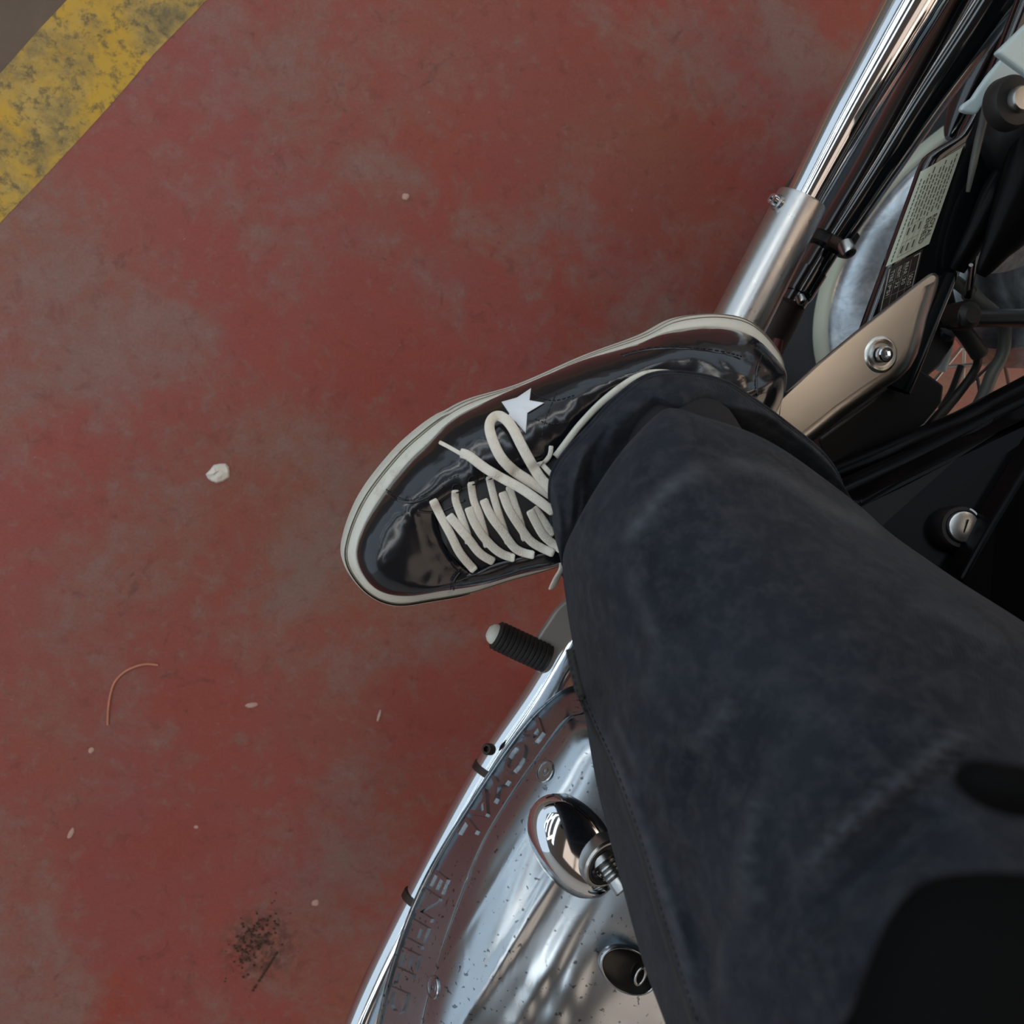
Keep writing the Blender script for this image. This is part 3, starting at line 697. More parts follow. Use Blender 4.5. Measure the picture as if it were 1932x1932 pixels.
# side panel, frame rails and steering-type lock
pxtube('frame_rail', [(1440,950,.27,22),(1600,886,.29,24),(1700,846,.305,26),(1800,806,.31,26),(1880,765,.315,26),(2060,670,.32,26)], M['panel'], seg=24, label='black frame rail below the side panel')
pxtube('lower_rail', [(1440,1000,.29,22),(1600,924,.32,24),(1720,872,.33,26),(1820,822,.335,26),(1932,766,.34,26),(2100,690,.345,26)], M['panel'], seg=24)
pan = [(1560,930),(1624,945),(1700,905),(1799,856),(1880,818),(1932,792),(2090,715),(2120,1250),(1932,1260),(1700,1240),(1560,1080)]
panz = [.345,.35,.36,.37,.38,.39,.41,.44,.42,.39,.35]
side = slab('side_panel', pan, panz, .03, M['panel'], .004, label='black side panel with key lock')
pan2 = [(1813,1092),(1870,990),(1932,888),(2010,760),(2150,760),(2150,1300),(1850,1300)]
slab('rear_side_panel', pan2, [.425,.425,.428,.43,.45,.45,.425], .02, M['panel'], .003)
c = P(1797, 998, .392); la = (UP*.9+V(-.2, .2, 0)).normalized(); q = mpp(c)
lathe('key_lock', c-la*.004, la, [(0, q*44), (.016, q*42), (.019, q*38), (.019, q*31), (.0175, q*30)], M['blackm'], side, 40, label='black lock surround')
lock = lathe('lock_barrel', c-la*.003, la, [(.018, q*30), (.021, q*28), (.0215, q*25), (.0215, q*4)], M['steel'], side, 36, label='silver key barrel')
uu_ = la.cross(V(.475, .88, 0)).normalized(); ww_ = la.cross(uu_)
def mk(a0, a1, r, th, name, m, z):
    v = []; f = []
    for i in range(13):
        a = a0+(a1-a0)*i/12
        for rr_ in (r-th, r+th): v.append(c+la*z+(V(1,0,0)*math.cos(a)+V(0,1,0)*math.sin(a))*rr_*q)
    for i in range(12): f.append((2*i, 2*i+1, 2*i+3, 2*i+2))
    obj(name, v, f, m, side, smooth=False)
mk(.15, 1.25, 35, 1.6, 'lock_mark', M['white_patch'], .0163); mk(-.38, -.28, 36, 2, 'lock_mark', M['white_patch'], .0163)
pa, pb = c+la*.0188+V(-.10, -.5, 0)*q*22, c+la*.0188+V(.25, .6, 0)*q*22
tube('key_slot', [pa, pa.lerp(pb, .5), pb], q*1.6, M['inside'], side, 8)

# body of the machine beyond the frame, so that it stands as a motorcycle
def ell(name, c, r, m, ax=None, **k):
    rows = []
    A = (FWD, -INB, UP) if ax is None else ax
    for i in range(1, 20):
        ph = math.pi*i/20
        rows.append([Vector(c)+A[0]*(r[0]*math.cos(ph))+A[1]*(r[1]*math.sin(ph)*math.cos(a))+A[2]*(r[2]*math.copysign(abs(math.sin(a))**.8, math.sin(a))*math.sin(ph)**.6) for a in [2*math.pi*j/32 for j in range(32)]])
    o = grid(name, rows, m, bike, closed=True, **k); return o
ell('seat', V(.66, -.10, .76), (.36, .13, .055), M['seat'])
ell('fuel_tank', V(.44, -.64, .80), (.27, .13, .11), M['gloss'])
v, f = box((-.16, -.10, .12), (.16, .10, .31)); R3 = Matrix((FWD, -INB, UP)).transposed()
obj('crankcase', [R3 @ Vector(q)+V(.36, -.52, 0) for q in v], f, M['alloy'], bike, smooth=False, bevel=.02)
lathe('cylinder_barrel', V(.36, -.60, .30), V(0, 0, 1), sum([[(i*.022, .075), (i*.022+.001, .10), (i*.022+.008, .10), (i*.022+.009, .075)] for i in range(12)], []), M['steel'], bike, 32)

tube('backbone', [V(.72, .06, .70), V(.60, -.22, .70), V(.47, -.55, .72), V(.34, -.86, .80)], .022, M['gloss'], bike, 16)
tube('seat_stay', [V(.66, -.02, .70), V(.62, -.02, .45), V(.56, -.10, .30)], .014, M['gloss'], bike, 12)
tube('down_tube', [V(.34, -.86, .78), V(.34, -.80, .45), V(.38, -.66, .16)], .018, M['gloss'], bike, 12)
# ------------------------------------------------------------------ rider
rider = thing('person', 'person in loose washed black jeans and a glossy black sneaker with white star, sitting astride', 'person', V(.1, -.2, 0))
th_ = math.radians(3)
sw_ = V(.43*math.sin(th_), -.9*math.sin(th_), math.cos(th_)).normalized(); Q0 = P(1060, 880, .31)
def PS(px, py, h):
    d = ray(px, py); o = Q0+sw_*h; return CAM+d*((o-CAM).dot(sw_)/d.dot(sw_))
keys = [ # r0 (outer sole), r1 (top of foxing), throat / collar (px,py,h)
 ((1464,705),(1461,706),(1398,757,.082)),((1450,657),(1449,676),(1378,737,.079)),((1402,608),(1404,631),(1347,724,.075)),((1340,593),(1340,617),(1302,714,.069)),
 ((1264,601),(1257,627),(1255,704,.065)),((1199,633),(1200,650),(1206,710,.063)),((1096,671),(1096,681),(1147,749,.063)),((977,723),(990,725),(1095,801,.067)),
 ((884,751),(899,766),(1048,862,.069)),((837,774),(850,794),(960,890,.066)),((789,806),(808,836),(892,916,.062)),((738,853),(766,877),(852,934,.058)),
 ((679,930),(710,951),(822,958,.055)),((648,1008),(677,1017),(826,1000,.053)),((649,1058),(675,1064),(842,1032,.0525)),((688,1109),(704,1107),(860,1060,.052)),
 ((741,1132),(750,1121),(884,1080,.053)),((806,1125),(819,1111),(905,1077,.055)),((880,1111),(893,1100),(935,1064,.058)),((948,1090),(965,1078),(985,1052,.063)),
 ((1060,1056),(1068,1050),(1045,1038,.068)),((1180,1000),(1180,990),(1120,985,.066)),((1300,920),(1300,910),(1220,900,.062)),((1400,850),(1400,842),(1320,840,.066)),((1450,780),(1448,774),(1380,800,.077))]
S = 8
R0 = spline([PS(*k[0], 0) for k in keys], S, True); R1 = spline([PS(*k[1], .027) for k in keys], S, True); TH = spline([PS(k[2][0], k[2][1], k[2][2]) for k in keys], S, True)
THh = spline([V(k[2][2], 0, 0) for k in keys], S, True); NK = len(R0)
# upper
CRE = [((742,905),(840,1110),7,.0016),((790,930),(905,1120),8,-.0012),((905,760),(935,850),7,.0014),((985,735),(1010,840),7,.0012),((850,840),(905,870),8,.0014),((1070,700),(1100,800),8,.0012),((1350,630),(1420,770),8,.0014),((1300,640),(1330,720),8,.0010),((1400,650),(1450,720),7,-.0012)]
def crease(px, py):
    z = 0
    for (a, b, wd, am) in CRE:
        dx, dy = b[0]-a[0], b[1]-a[1]; L = math.hypot(dx, dy); s = ((px-a[0])*dx+(py-a[1])*dy)/L; d = ((px-a[0])*dy-(py-a[1])*dx)/L+5*math.sin(s*.05)
        z += am*math.exp(-(d/wd)**2)*math.exp(-max(0, abs(s-L/2)-L*.35)**2/200)
    return z
JU = 22; rows = []
for j in range(JU+1):
    u = j/JU; r = []
    for i in range(NK):
        b = (1-math.cos(u*math.pi/2))**1.05; s = math.sin(u*math.pi/2)**.92
        p0 = R1[i]; p1 = TH[i]-sw_*(THh[i].x-.027)
        p = p0.lerp(p1, b)+sw_*((THh[i].x-.027)*s)
        px, py = proj(p); bell = math.sin(math.pi*u)
        p = p+sw_*(crease(px, py)*bell+.0010*bell*noise.noise(V(px*.02, py*.02, 1.3)))
        r.append(p)
    rows.append(r)
# collar rolls over and down inside
for (b, dz) in ((.015, -.001), (.03, -.006), (.05, -.02)):
    cc = sum(TH, Vector())/NK; rows.append([TH[i].lerp(cc, b)+sw_*dz for i in range(NK)])
upper_o = grid('sneaker', rows, M['patent'], rider, closed=True, label='glossy black low-top sneaker upper')
ub = bvh_of(upper_o)
# sole and foxing
def mixr(k, h): return [R0[i].lerp(R1[i]-sw_*.027, k)+sw_*h for i in range(NK)]
cs = sum(R0, Vector())/NK
def sc_(f_, h): return [cs+(R0[i]-cs)*f_+sw_*h for i in range(NK)]
obj_rows = [sc_(.2, 0), sc_(.9, 0), sc_(.985, 0), sc_(1.0, .002), mixr(.0, .007), mixr(-.02, .008), mixr(.04, .012), mixr(.18, .018), mixr(.40, .0225), mixr(.62, .0255), mixr(.86, .0268), mixr(1.0, .0272), mixr(1.15, .0262)]
grid('sole', obj_rows, M['white_rubber'], upper_o, closed=True, label='off-white rubber sole and foxing')
obj('outsole', sc_(.2, .0001)+sc_(.995, -.0015)+sc_(.995, .0015), [(i, (i+1) % NK, NK+(i+1) % NK, NK+i) for i in range(NK)]+[(NK+i, NK+(i+1) % NK, 2*NK+(i+1) % NK, 2*NK+i) for i in range(NK)]+[tuple(range(NK))], M['grime'], upper_o)
for (k_, h_, r_) in ((.02, .0125, .00035), (.27, .0205, .00030)):
    l = mixr(k_, h_); v, f = tube_geo([p+(p-cs).normalized()*.0001 for p in l+l[:2]], r_, 6, cap=False); obj('foxing_line', v, f, M['grime'], upper_o)
# toe bumper: second rubber layer round the toe
lo, hi = 9*S, 18*S
prof = [(0, .002), (0, .012), (.06, .0165), (.16, .0195)]
rows = []
for (k_, h_) in prof: rows.append([(R0[i].lerp(R1[i]-sw_*.027, k_)+sw_*h_)+(R0[i]-cs).normalized()*.0009*min(1, (i-lo)/2, (hi-i)/2) for i in range(lo, hi+1)])
grid('toe_bumper', rows, M['white_rubber'], upper_o)
# tongue
la_ = [5, 6, 7, 8, 9, 10, 11, 12, 13, 13.5]; me_ = [23, 22, 21, 20, 19, 18, 17, 16, 15, 14.5]
rows = []
for a_, b_ in zip(la_, me_):
    A_, B_ = TH[int(a_*S) % NK], TH[int(b_*S) % NK]; r = []
    for k in range(13):
        q = k/12; r.append(A_.lerp(B_, q)+sw_*(-.003+.005*math.sin(math.pi*q)))
    rows.append(r)
rows = [list(c) for c in zip(*[spline([r[k] for r in rows], 4) for k in range(13)])]
tong = grid('tongue', rows, M['tongue'], upper_o)
tb = bvh_of(tong)
def shoe_hit(px, py):
    best = None
    for b in (ub, tb):
        p, n = hit(b, px, py)
        if p is not None and (best is None or (p-CAM).length < (best[0]-CAM).length): best = (p, n)
    return best if best else (PS(px, py, .05), sw_)
def on_shoe(pts, n=8, lift=0., smooth=2, z=None):
    sp = spline([V(a[0], a[1], (a[2] if len(a) > 2 else 0)) for a in pts], n); out = []
    for q in sp:
        p, nn_ = shoe_hit(q.x, q.y); d = -ray(q.x, q.y).normalized(); out.append(p+d*(lift+q.z))
    for _ in range(smooth): out = [out[0]]+[(out[i-1]+out[i]*2+out[i+1])/4 for i in range(1, len(out)-1)]+[out[-1]]
    return out
C3 = lambda pts: [(620+a[0]/3.22, 560+a[1]/3.22)+tuple(a[2:]) for a in pts]
def lace(pts, wpx, lift, name='shoelace', smooth=3, **k):
    path = on_shoe(pts, 8, lift, smooth); r = mpp(path[0])*wpx/2
    rr_ = [r*(.75 if i in (0, len(path)-1) else 1) for i in range(len(path))]
    v, f = tube_geo(path, rr_, 14, squash=.27, up=sw_); return obj(name, v, f, M['lace'], upper_o, **k)
lows = [[(735,1320),(760,1370),(820,1440),(850,1520)], [(770,1175),(772,1240),(805,1330),(840,1430),(852,1500)], [(865,1125),(880,1230),(915,1320),(945,1430),(965,1520)],
        [(975,1090),(995,1180),(1025,1290),(1060,1400),(1095,1500)], [(1095,1150),(1130,1260),(1160,1350),(1195,1480)], [(1245,1280),(1300,1350),(1365,1450)]]
highs = [[(632,1232),(680,1330),(740,1440),(800,1560),(890,1665)], [(730,1325),(790,1400),(850,1470),(920,1560),(1005,1610)], [(850,1278),(885,1370),(950,1470),(1040,1555),(1130,1588)],
         [(940,1230),(985,1330),(1060,1430),(1140,1535),(1250,1570)], [(1055,1185),(1095,1290),(1165,1400),(1240,1495),(1370,1560)], [(1222,1295),(1270,1390),(1320,1465),(1420,1540)]]
for l in lows[1:]: lace(C3(l), 15, .0010)
for l in highs: lace(C3(l), 17, .0026)
# bow: loop, loose end with aglet, short knot piece
lace(C3([(1420,1250,.004),(1340,1195,.005),(1230,1125,.005),(1130,1060,.005),(1050,980,.006),(1000,880,.006),(977,790,.006),(1000,735,.006),(1050,728,.006),(1110,785,.0065),(1170,900,.0065),(1230,1010,.007),(1290,1105,.007),(1370,1190,.008)]), 20, .002, smooth=2, label='bow loop of the lace')
lace(C3([(800,950,.003),(850,965,.004),(950,1040,.006),(1060,1105,.008),(1170,1165,.009),(1270,1235,.010),(1370,1310,.011)]), 18.5, .002, smooth=2, label='loose lace end')
lace(C3([(672,882,.003),(735,915,.003),(805,955,.003)]), 7.5, .002, name='lace_aglet', label='white aglet')
lace(C3([(1262,1022,.002),(1310,1005,.003),(1345,960,.004),(1352,905,.004)]), 9, .002); lace(C3([(1290,1010,.003),(1335,1060,.004),(1375,1100,.004)]), 10, .003)
pe = [P(1062, 1040, .37), P(1063, 1066, .365), P(1053, 1085, .355), P(1043, 1107, .345)]
v, f = tube_geo(spline(pe, 5), mpp(pe[0])*12, 12, squash=.35, up=V(.4, .2, 1)); obj('shoelace', v, f, M['lace'], upper_o, label='lace end hanging beside the shoe')
# eyelets
for (x, y) in ((817,944),(862,921),(893,906),(922,896),(896,1079),(932,1061),(968,1053),(1006,1047)):
    p, n = shoe_hit(x, y); v, f = tube_geo([p+(V(math.cos(a), math.sin(a), 0)-n*n.dot(V(math.cos(a), math.sin(a), 0)))*.0026+n*.0004 for a in [math.pi*2*k/16 for k in range(17)]], .0006, 6, cap=False); obj('eyelet', v, f, M['eyelet'], upper_o)
# star
tips = [(1002,732),(1027,760),(992,818),(952,798),(946,758)]; inn = [(999,755),(995,779),(972,795),(961,780),(975,750)]
sc0 = (984, 769); ring = []
for a_, b_ in zip(tips, inn):
    ring += [a_, b_]
# order: tip0, inner between tip0 and tip1, tip1, ...
NR = []
for i in range(10):
    a_, b_ = ring[i], ring[(i+1) % 10]
    for k in range(5): NR.append((a_[0]+(b_[0]-a_[0])*k/5, a_[1]+(b_[1]-a_[1])*k/5))
v = []; f = []; LV = 7
for k in range(LV+1):
    for (x, y) in NR:
        q = k/LV if k else .02; X, Y = sc0[0]+(x-sc0[0])*q, sc0[1]+(y-sc0[1])*q; p, n = shoe_hit(X, Y); v.append(p-ray(X, Y).normalized()*(.0012 if k < LV else .0012))
for (x, y) in NR: p, n = shoe_hit(x, y); v.append(p+ray(x, y).normalized()*.0006)
m_ = len(NR)
for k in range(LV+1):
    for i in range(m_): f.append((k*m_+i, k*m_+(i+1) % m_, (k+1)*m_+(i+1) % m_, (k+1)*m_+i))
f.append(tuple(range(m_)))
obj('star_patch', v, f, M['white_patch'], upper_o, label='white leather star on the outer side')
# collar binding (white) and seams
cb = [PS(k[2][0], k[2][1], k[2][2]) for k in keys[3:9]]; sp = spline(cb, 8)
v, f = tube_geo(sp, .0023, 12, squash=.8, up=sw_); obj('collar_binding', v, f, M['white_rubber'], upper_o, label='white collar binding')
def seam(pts, dash=True, r=.00035):
    p = on_shoe(pts, 14, .0003, 1); v = []; f = []
    for i in range(0, len(p)-2, 3): tube_geo(p[i:i+3], r, 5, True, v, f)
    obj('stitching', v, f, M['thread'], upper_o)
def ridge(pts, wpx=6):
    p = on_shoe(pts, 8, .0002, 1); v, f = tube_geo(p, mpp(p[0])*wpx/2, 8, squash=.35, up=sw_); obj('overlay_edge', v, f, M['patent'], upper_o)
seam(C3([(350,1170),(420,1215),(500,1235),(600,1190),(700,1120),(800,1080)])); ridge(C3([(345,1185),(420,1235),(510,1250),(610,1215),(700,1150)]), 5)
seam([(1000,727),(1010,745),(1045,755),(1085,745)]); seam([(1170,668),(1230,655),(1300,655),(1360,662),(1400,672)]); ridge([(1175,672),(1235,659),(1300,659),(1360,666),(1398,678)], 4)
seam([(1010,790),(1040,800),(1075,795)]); seam([(1050,740),(1030,790),(1020,835)]); seam([(1435,690),(1425,720),(1430,750)]); ridge([(1440,668),(1428,700),(1428,745)], 5)
seam(C3([(740,1780),(750,1720),(790,1660),(840,1640)])); ridge(C3([(760,1780),(765,1725),(800,1675)]), 5)
ridge(C3([(540,1300),(620,1310),(700,1300),(830,1235)]), 5)

# foot and calf inside the shoe and trousers: one continuous body
leg_path = [P(1000,960,.345), P(1120,900,.352), P(1240,830,.355), P(1275,830,.41), P(1340,960,.44), P(1440,1180,.485), P(1600,1520,.55), P(1840,1850,.60), P(2300,2320,.66)]
body = tube('leg', spline(leg_path, 6), [.024]*6+[.028]*6+[.033]*6+[.034]*6+[.038]*6+[.044]*6+[.045]*6+[.050]*6+[.052], M['skin'], rider, 24)
tube('sock', spline(leg_path[2:5], 6), [.034]*6+[.0355]*6+[.040], M['sock'], rider, 24)

# trousers: arcs across the leg from hem to thigh, (px,py,z)
AR = [
 [(1075,1110,.33),(1052,1050,.36),(1037,935,.392),(1052,872,.406),(1112,804,.412),(1162,750,.415),(1225,707,.415),(1300,704,.42),(1370,721,.42),(1420,752,.415),(1480,795,.41),(1555,858,.40),(1588,915,.385),(1585,960,.36)],
 [(1075,1110,.34),(1054,1048,.372),(1044,938,.402),(1063,884,.416),(1119,820,.421),(1168,768,.424),(1228,724,.424),(1298,716,.43),(1368,730,.428),(1420,764,.424),(1482,808,.418),(1558,868,.408),(1592,920,.39),(1590,965,.36)],
 [(1076,1108,.345),(1058,1046,.380),(1066,960,.410),(1095,890,.424),(1140,828,.428),(1185,785,.430),(1235,752,.433),(1279,768,.441),(1336,750,.434),(1412,790,.422),(1478,828,.412),(1560,885,.405),(1600,930,.39),(1602,970,.36)],
 [(1078,1108,.345),(1072,1044,.378),(1096,985,.405),(1135,915,.418),(1180,850,.422),(1215,810,.424),(1250,785,.424),(1285,800,.416),(1345,812,.408),(1412,836,.404),(1484,870,.400),(1570,925,.395),(1620,960,.385),(1640,990,.36)],
 [(1074,1112,.35),(1064,1046,.392),(1086,990,.424),(1122,925,.438),(1166,860,.446),(1205,815,.450),(1242,780,.452),(1268,770,.455),(1320,785,.452),(1404,811,.448),(1480,850,.444),(1575,918,.436),(1640,970,.42),(1665,1000,.39)],
 [(1068,1125,.355),(1062,1062,.398),(1088,1005,.435),(1128,938,.452),(1175,875,.462),(1215,830,.468),(1250,797,.471),(1285,788,.472),(1335,800,.470),(1410,827,.465),(1488,866,.460),(1582,932,.450),(1655,985,.432),(1685,1012,.40)],
 [(1070,1150,.36),(1070,1100,.405),(1100,1040,.452),(1150,970,.475),(1200,915,.488),(1250,880,.494),(1300,862,.497),(1350,862,.497),(1410,875,.495),(1470,897,.49),(1540,932,.482),(1620,975,.468),(1700,1022,.448),(1720,1035,.41)],
 [(1078,1200,.37),(1084,1160,.42),(1120,1100,.475),(1180,1040,.505),(1240,1000,.520),(1300,975,.528),(1360,965,.532),(1420,965,.532),(1490,975,.53),(1560,995,.525),(1640,1022,.512),(1720,1052,.495),(1792,1086,.472),(1815,1100,.43)],
 [(1100,1330,.385),(1110,1280,.44),(1160,1220,.50),(1230,1170,.535),(1310,1135,.555),(1390,1115,.566),(1470,1105,.572),(1550,1100,.573),(1630,1102,.57),(1710,1110,.562),(1790,1125,.55),(1865,1148,.535),(1936,1178,.512),(1970,1200,.47)],
 [(1128,1490,.42),(1142,1440,.475),(1200,1380,.53),(1290,1325,.568),(1380,1290,.592),(1470,1265,.606),(1560,1250,.613),(1650,1240,.616),(1740,1238,.614),(1830,1240,.606),(1920,1250,.592),(2010,1268,.575),(2090,1290,.55),(2130,1320,.5)],
 [(1168,1650,.46),(1185,1600,.51),(1250,1540,.56),(1350,1490,.598),(1450,1455,.624),(1550,1430,.64),(1650,1415,.650),(1750,1408,.654),(1850,1405,.653),(1950,1410,.646),(2050,1420,.634),(2150,1440,.615),(2240,1470,.59),(2290,1500,.54)],
 [(1213,1815,.495),(1230,1770,.54),(1310,1710,.588),(1410,1655,.625),(1510,1615,.652),(1610,1590,.672),(1720,1575,.684),(1830,1568,.690),(1940,1568,.690),(2050,1575,.684),(2160,1590,.670),(2270,1615,.650),(2370,1650,.625),(2430,1700,.57)],
 [(1258,1940,.53),(1280,1900,.57),(1360,1840,.615),(1470,1790,.652),(1580,1755,.680),(1690,1735,.700),(1800,1725,.712),(1920,1720,.718),(2040,1722,.718),(2160,1735,.712),(2280,1760,.700),(2400,1795,.680),(2510,1840,.65),(2570,1900,.6)],
 [(1320,2130,.56),(1345,2080,.60),(1440,2020,.65),(1560,1970,.685),(1680,1940,.712),(1800,1925,.730),(1920,1920,.742),(2050,1922,.748),(2180,1930,.748),(2310,1950,.740),(2440,1980,.726),(2560,2030,.70),(2680,2100,.67),(2740,2170,.62)],
 [(1420,2400,.60),(1450,2340,.64),(1560,2270,.68),(1690,2220,.72),(1820,2190,.745),(1950,2175,.762),(2080,2170,.772),(2210,2175,.776),(2340,2190,.775),(2480,2215,.766),(2620,2260,.75),(2750,2320,.72),(2880,2400,.69),(2960,2480,.64)]]
# fold / crease strokes: (points px, half width px, height m, wear and light-rim tint)
ST = [
 ([(1175,1040),(1205,985),(1250,930),(1300,895),(1345,872)], 16, .0016, .55), ([(1240,1230),(1215,1150),(1185,1060)], 18, .0012, .25),
 ([(1345,868),(1420,880),(1500,915),(1580,965),(1680,1010)], 15, .0014, .35), ([(1480,1680),(1560,1595),(1640,1520),(1720,1455),(1800,1395),(1870,1352)], 17, .0045, .50),
 ([(1300,1420),(1345,1370),(1390,1310)], 14, .0030, .42), ([(1405,1750),(1400,1650),(1415,1560),(1440,1480)], 20, .0035, .28),
 ([(1105,1330),(1150,1420),(1185,1500),(1215,1580),(1250,1680),(1285,1790),(1310,1940)], 15, .0035, .40), ([(1215,1330),(1235,1250),(1240,1180)], 14, .0018, .25),
 ([(1150,1340),(1180,1400),(1200,1460),(1190,1530)], 10, .0022, .25), ([(1280,1560),(1300,1480),(1330,1400)], 16, -.003, 0), ([(1520,1780),(1600,1690),(1700,1600),(1800,1520)], 34, -.005, 0),
 ([(1640,1300),(1760,1250),(1900,1230)], 26, -.0025, .0), ([(1115,1240),(1140,1320),(1150,1400),(1160,1500)], 14, -.0025, 0), ([(1700,1130),(1800,1170),(1900,1230)], 20, .0016, .18),
 ([(1110,830),(1085,900),(1080,960),(1075,1010)], 7, .0020, .18), ([(1160,790),(1120,860),(1100,930)], 9, -.0015, 0), ([(1090,870),(1100,935),(1090,1000)], 5, .0016, .1),
 ([(1040,900),(1052,950),(1060,1010)], 5, .0012, .1), ([(1290,1700),(1330,1800),(1350,1900)], 18, -.003, 0), ([(1450,1650),(1380,1780),(1350,1900)], 18, .002, .15),
 ([(1225,1020),(1340,960),(1460,960)], 26, -.0012, 0), ([(1500,800),(1400,770),(1320,765)], 8, .0012, .05)]
STR = [([p for p in resample(spline([V(x, y, 0) for x, y in s[0]], 5), 16)], s[1], s[2], s[3]) for s in ST]
def folds(px, py):
    z = 0; wr = 0
    q = V(px, py, 0)
    for pts, wd, am, we in STR:
        if min(abs(pts[0].x-px), abs(pts[-1].x-px), abs(pts[8].x-px)) > 260: continue
        d2 = min((p-q).length_squared for p in pts); best = 1e9
        if d2 > (wd*5)**2: continue
        for i in range(15):
            a, b = pts[i], pts[i+1]; ab = b-a; t_ = max(0, min(1, (q-a).dot(ab)/ab.length_squared)); dd = (a+ab*t_-q).length
            if dd < best: best = dd; s = (i+t_)/15
        env = min(1, s/.18, (1-s)/.18); env = max(env, 0); env = env*env*(3-2*env)
        g = math.exp(-(best/wd)**2)*env; z += am*2.8*g; wr = max(wr, 2.1*we*math.exp(-(best/(wd*.8))**2)*env)
    return z, wr
NC = 130; SUB = 10
arcs = []
for a in AR:
    arcs.append(resample(spline([P(*p) for p in a], 8), NC))
for sh in (V(.07, -.03, .02), V(.16, -.02, .04), V(.28, .02, .05)): arcs.append([p.lerp(V(.30, -.16, .74), .25)+sh for p in arcs[14]])
cols = [spline([arcs[i][j] for i in range(len(arcs))], SUB) for j in range(NC)]
NRW = len(cols[0]); rows = []; wear = []
for i in range(NRW):
    top = []; wr = []
    for j in range(NC):
        p = cols[j][i]; px, py = proj(p); z, w0 = folds(px, py)
        e_ = min(1, j/6, (NC-1-j)/6)
        nz = noise.noise(V(px*.006, py*.006, 2))*.0035+noise.noise(V(px*.018, py*.018, 5))*.0012
        if i < 4*SUB: nz *= .35
        up_ = -ray(px, py).normalized()
        q = p+up_*((z+nz)*e_); top.append(q); wr.append(w0*(.6+.8*noise.noise(V(px*.03, py*.03, 9))**2+.4*noise.noise(V(px*.05, py*.05, 4))))
    a, b = top[0], top[-1]; under = []
    nb = 30
    for k in range(1, nb):
        q = k/nb; base_ = b.lerp(a, q); dep = (b-a).length*.26*math.sin(math.pi*q)**.7
        if i < 2*SUB: dep *= .55+.45*i/(2*SUB)
        under.append(base_-UP*dep)
    rows.append(top+under); wear += wr+[0]*len(under)
trous = grid('trousers', rows, M['denim'], rider, closed=True, attr=('wear', wear), label='loose washed black denim trouser leg')
# turned hem edge with its stitch line
hem = rows[0][:NC]
v, f = tube_geo(hem[3:-3], .0012, 8, squash=1, up=UP); obj('hem', v, f, M['denim'], trous)
st = rows[5][8:NC-8]; v = []; f = []
for i in range(0, len(st)-2, 1):
    a, b = st[i], st[i+1]; n = 2
    for k in range(n): tube_geo([a.lerp(b, (k+.15)/n)+UP*.0006, a.lerp(b, (k+.8)/n)+UP*.0006], .0003, 4, True, v, f)
obj('hem_stitching', v, f, M['thread'], trous)

tvb = bvh_of(trous)
def on_tr(pts, lift=0.): return [hit(tvb, q.x, q.y, .5)[0]-ray(q.x, q.y).normalized()*lift for q in spline([V(x, y, 0) for x, y in pts], 12)]
sp = on_tr([(1075,1225),(1092,1300),(1120,1370),(1152,1440),(1185,1530),(1215,1620),(1240,1710),(1268,1800),(1300,1900),(1335,2000)], .0002)
v, f = tube_geo(sp, .0022, 10, squash=.45, up=V(-.3, .2, 1)); obj('side_seam', v, f, M['denim_worn'], trous, label='worn felled side seam')
for off in (-5, 6):
    q = on_tr([(1075+off,1225),(1092+off,1300),(1120+off,1370),(1152+off,1440),(1185+off,1530),(1215+off,1620),(1240+off,1710),(1268+off,1800),(1300+off,1900),(1335+off,2000)], .0016); v = []; f = []
    for i in range(0, len(q)-2, 2): tube_geo([q[i], q[i+1]], .00035, 5, True, v, f)
    obj('seam_stitching', v, f, M['thread'], trous)
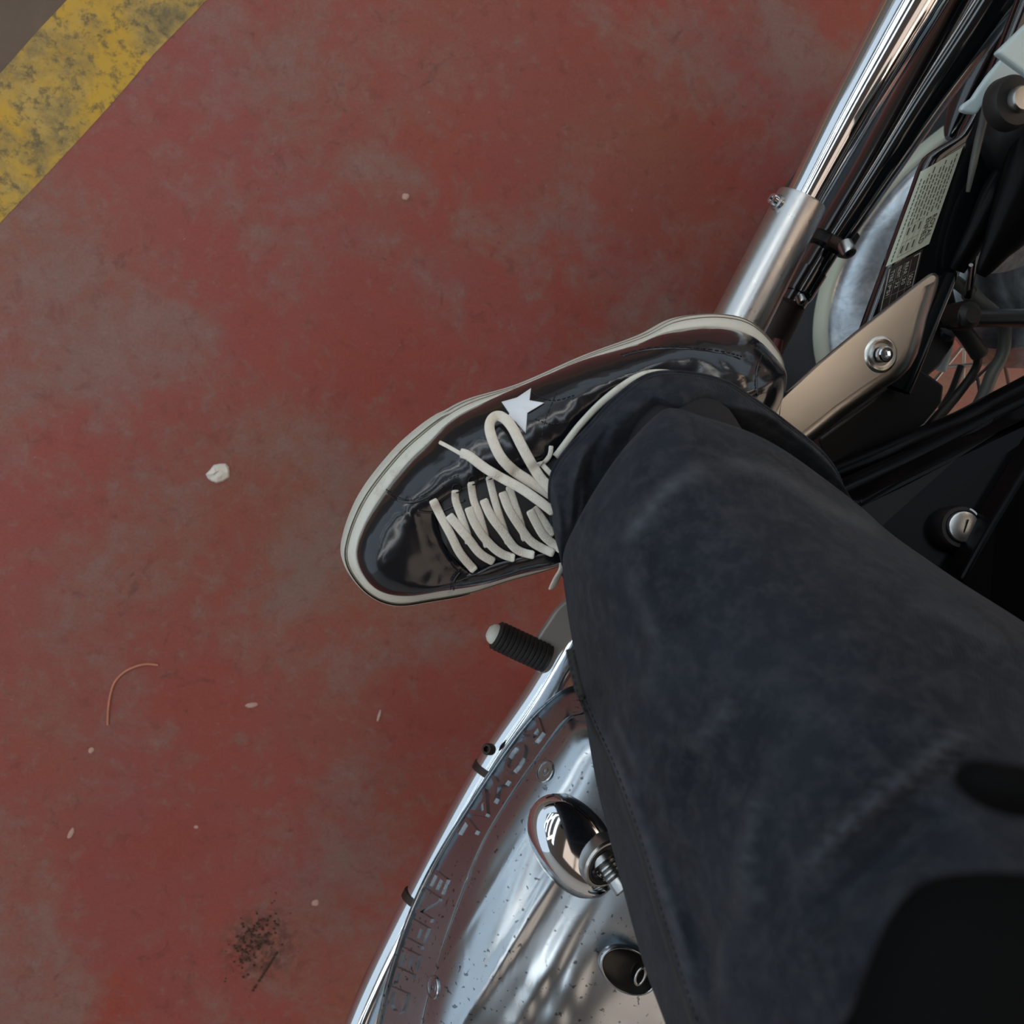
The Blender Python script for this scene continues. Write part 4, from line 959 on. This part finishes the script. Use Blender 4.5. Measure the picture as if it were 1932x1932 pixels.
# jacket: dark cloth tails and body at the lower right, continuing up out of the frame
def shell(name, rings, m, seg=40):
    rows = []
    for (c, rx, ry, z, ang) in rings:
        rows.append([V(c[0]+math.cos(a)*rx*math.cos(ang)-math.sin(a)*ry*math.sin(ang), c[1]+math.cos(a)*rx*math.sin(ang)+math.sin(a)*ry*math.cos(ang), z+.006*math.sin(3*a)) for a in [2*math.pi*k/seg for k in range(seg)]])
    return grid(name, rows, m, rider, closed=True)
def cam_blob(name, outline, z, thick, m):
    """rounded cloth lobe: outline px at height z, domed upwards and downwards"""
    pts = resample([V(x, y, 0) for x, y in outline]+[V(*outline[0], 0)], 61)[:-1]; c = sum(pts, Vector())/60; rows = []
    for (k, dz) in ((.02, 1), (.4, .93), (.7, .72), (.88, .45), (.97, .2), (1, 0), (.97, -.2), (.88, -.45), (.6, -.8), (.02, -1)):
        rows.append([P(c.x+(p.x-c.x)*k, c.y+(p.y-c.y)*k, z+dz*thick) for p in pts])
    return grid(name, rows, m, rider, closed=True)
jo = spline([V(x, y, 0) for x, y in ((1560,2010),(1600,1920),(1632,1830),(1668,1745),(1715,1680),(1770,1652),(1850,1645),(1960,1650),(2150,1680),(2350,1850),(2400,2200),(2100,2400),(1700,2350))], 6, True)
cam_blob('jacket', [(p.x, p.y) for p in jo], .80, .022, M['jacket'])
j2 = spline([V(x, y, 0) for x, y in ((1799,1475),(1808,1446),(1840,1432),(1900,1440),(1990,1455),(2080,1500),(2050,1570),(1960,1548),(1890,1536),(1835,1512))], 6, True)
cam_blob('jacket_lobe', [(p.x, p.y) for p in j2], .79, .010, M['jacket'])  # smaller domed dark lobe beside the jacket tail

shell('jacket', [((.50,-.22),.10,.14,.78,.5),((.53,-.20),.155,.20,.82,.5),((.56,-.18),.16,.21,.95,.5),((.57,-.16),.155,.20,1.08,.5),((.57,-.15),.16,.21,1.22,.5),((.57,-.14),.15,.20,1.34,.5),((.57,-.14),.10,.14,1.42,.5),((.57,-.14),.05,.06,1.45,.5),((.57,-.14),.005,.006,1.452,.5)], M['jacket'])
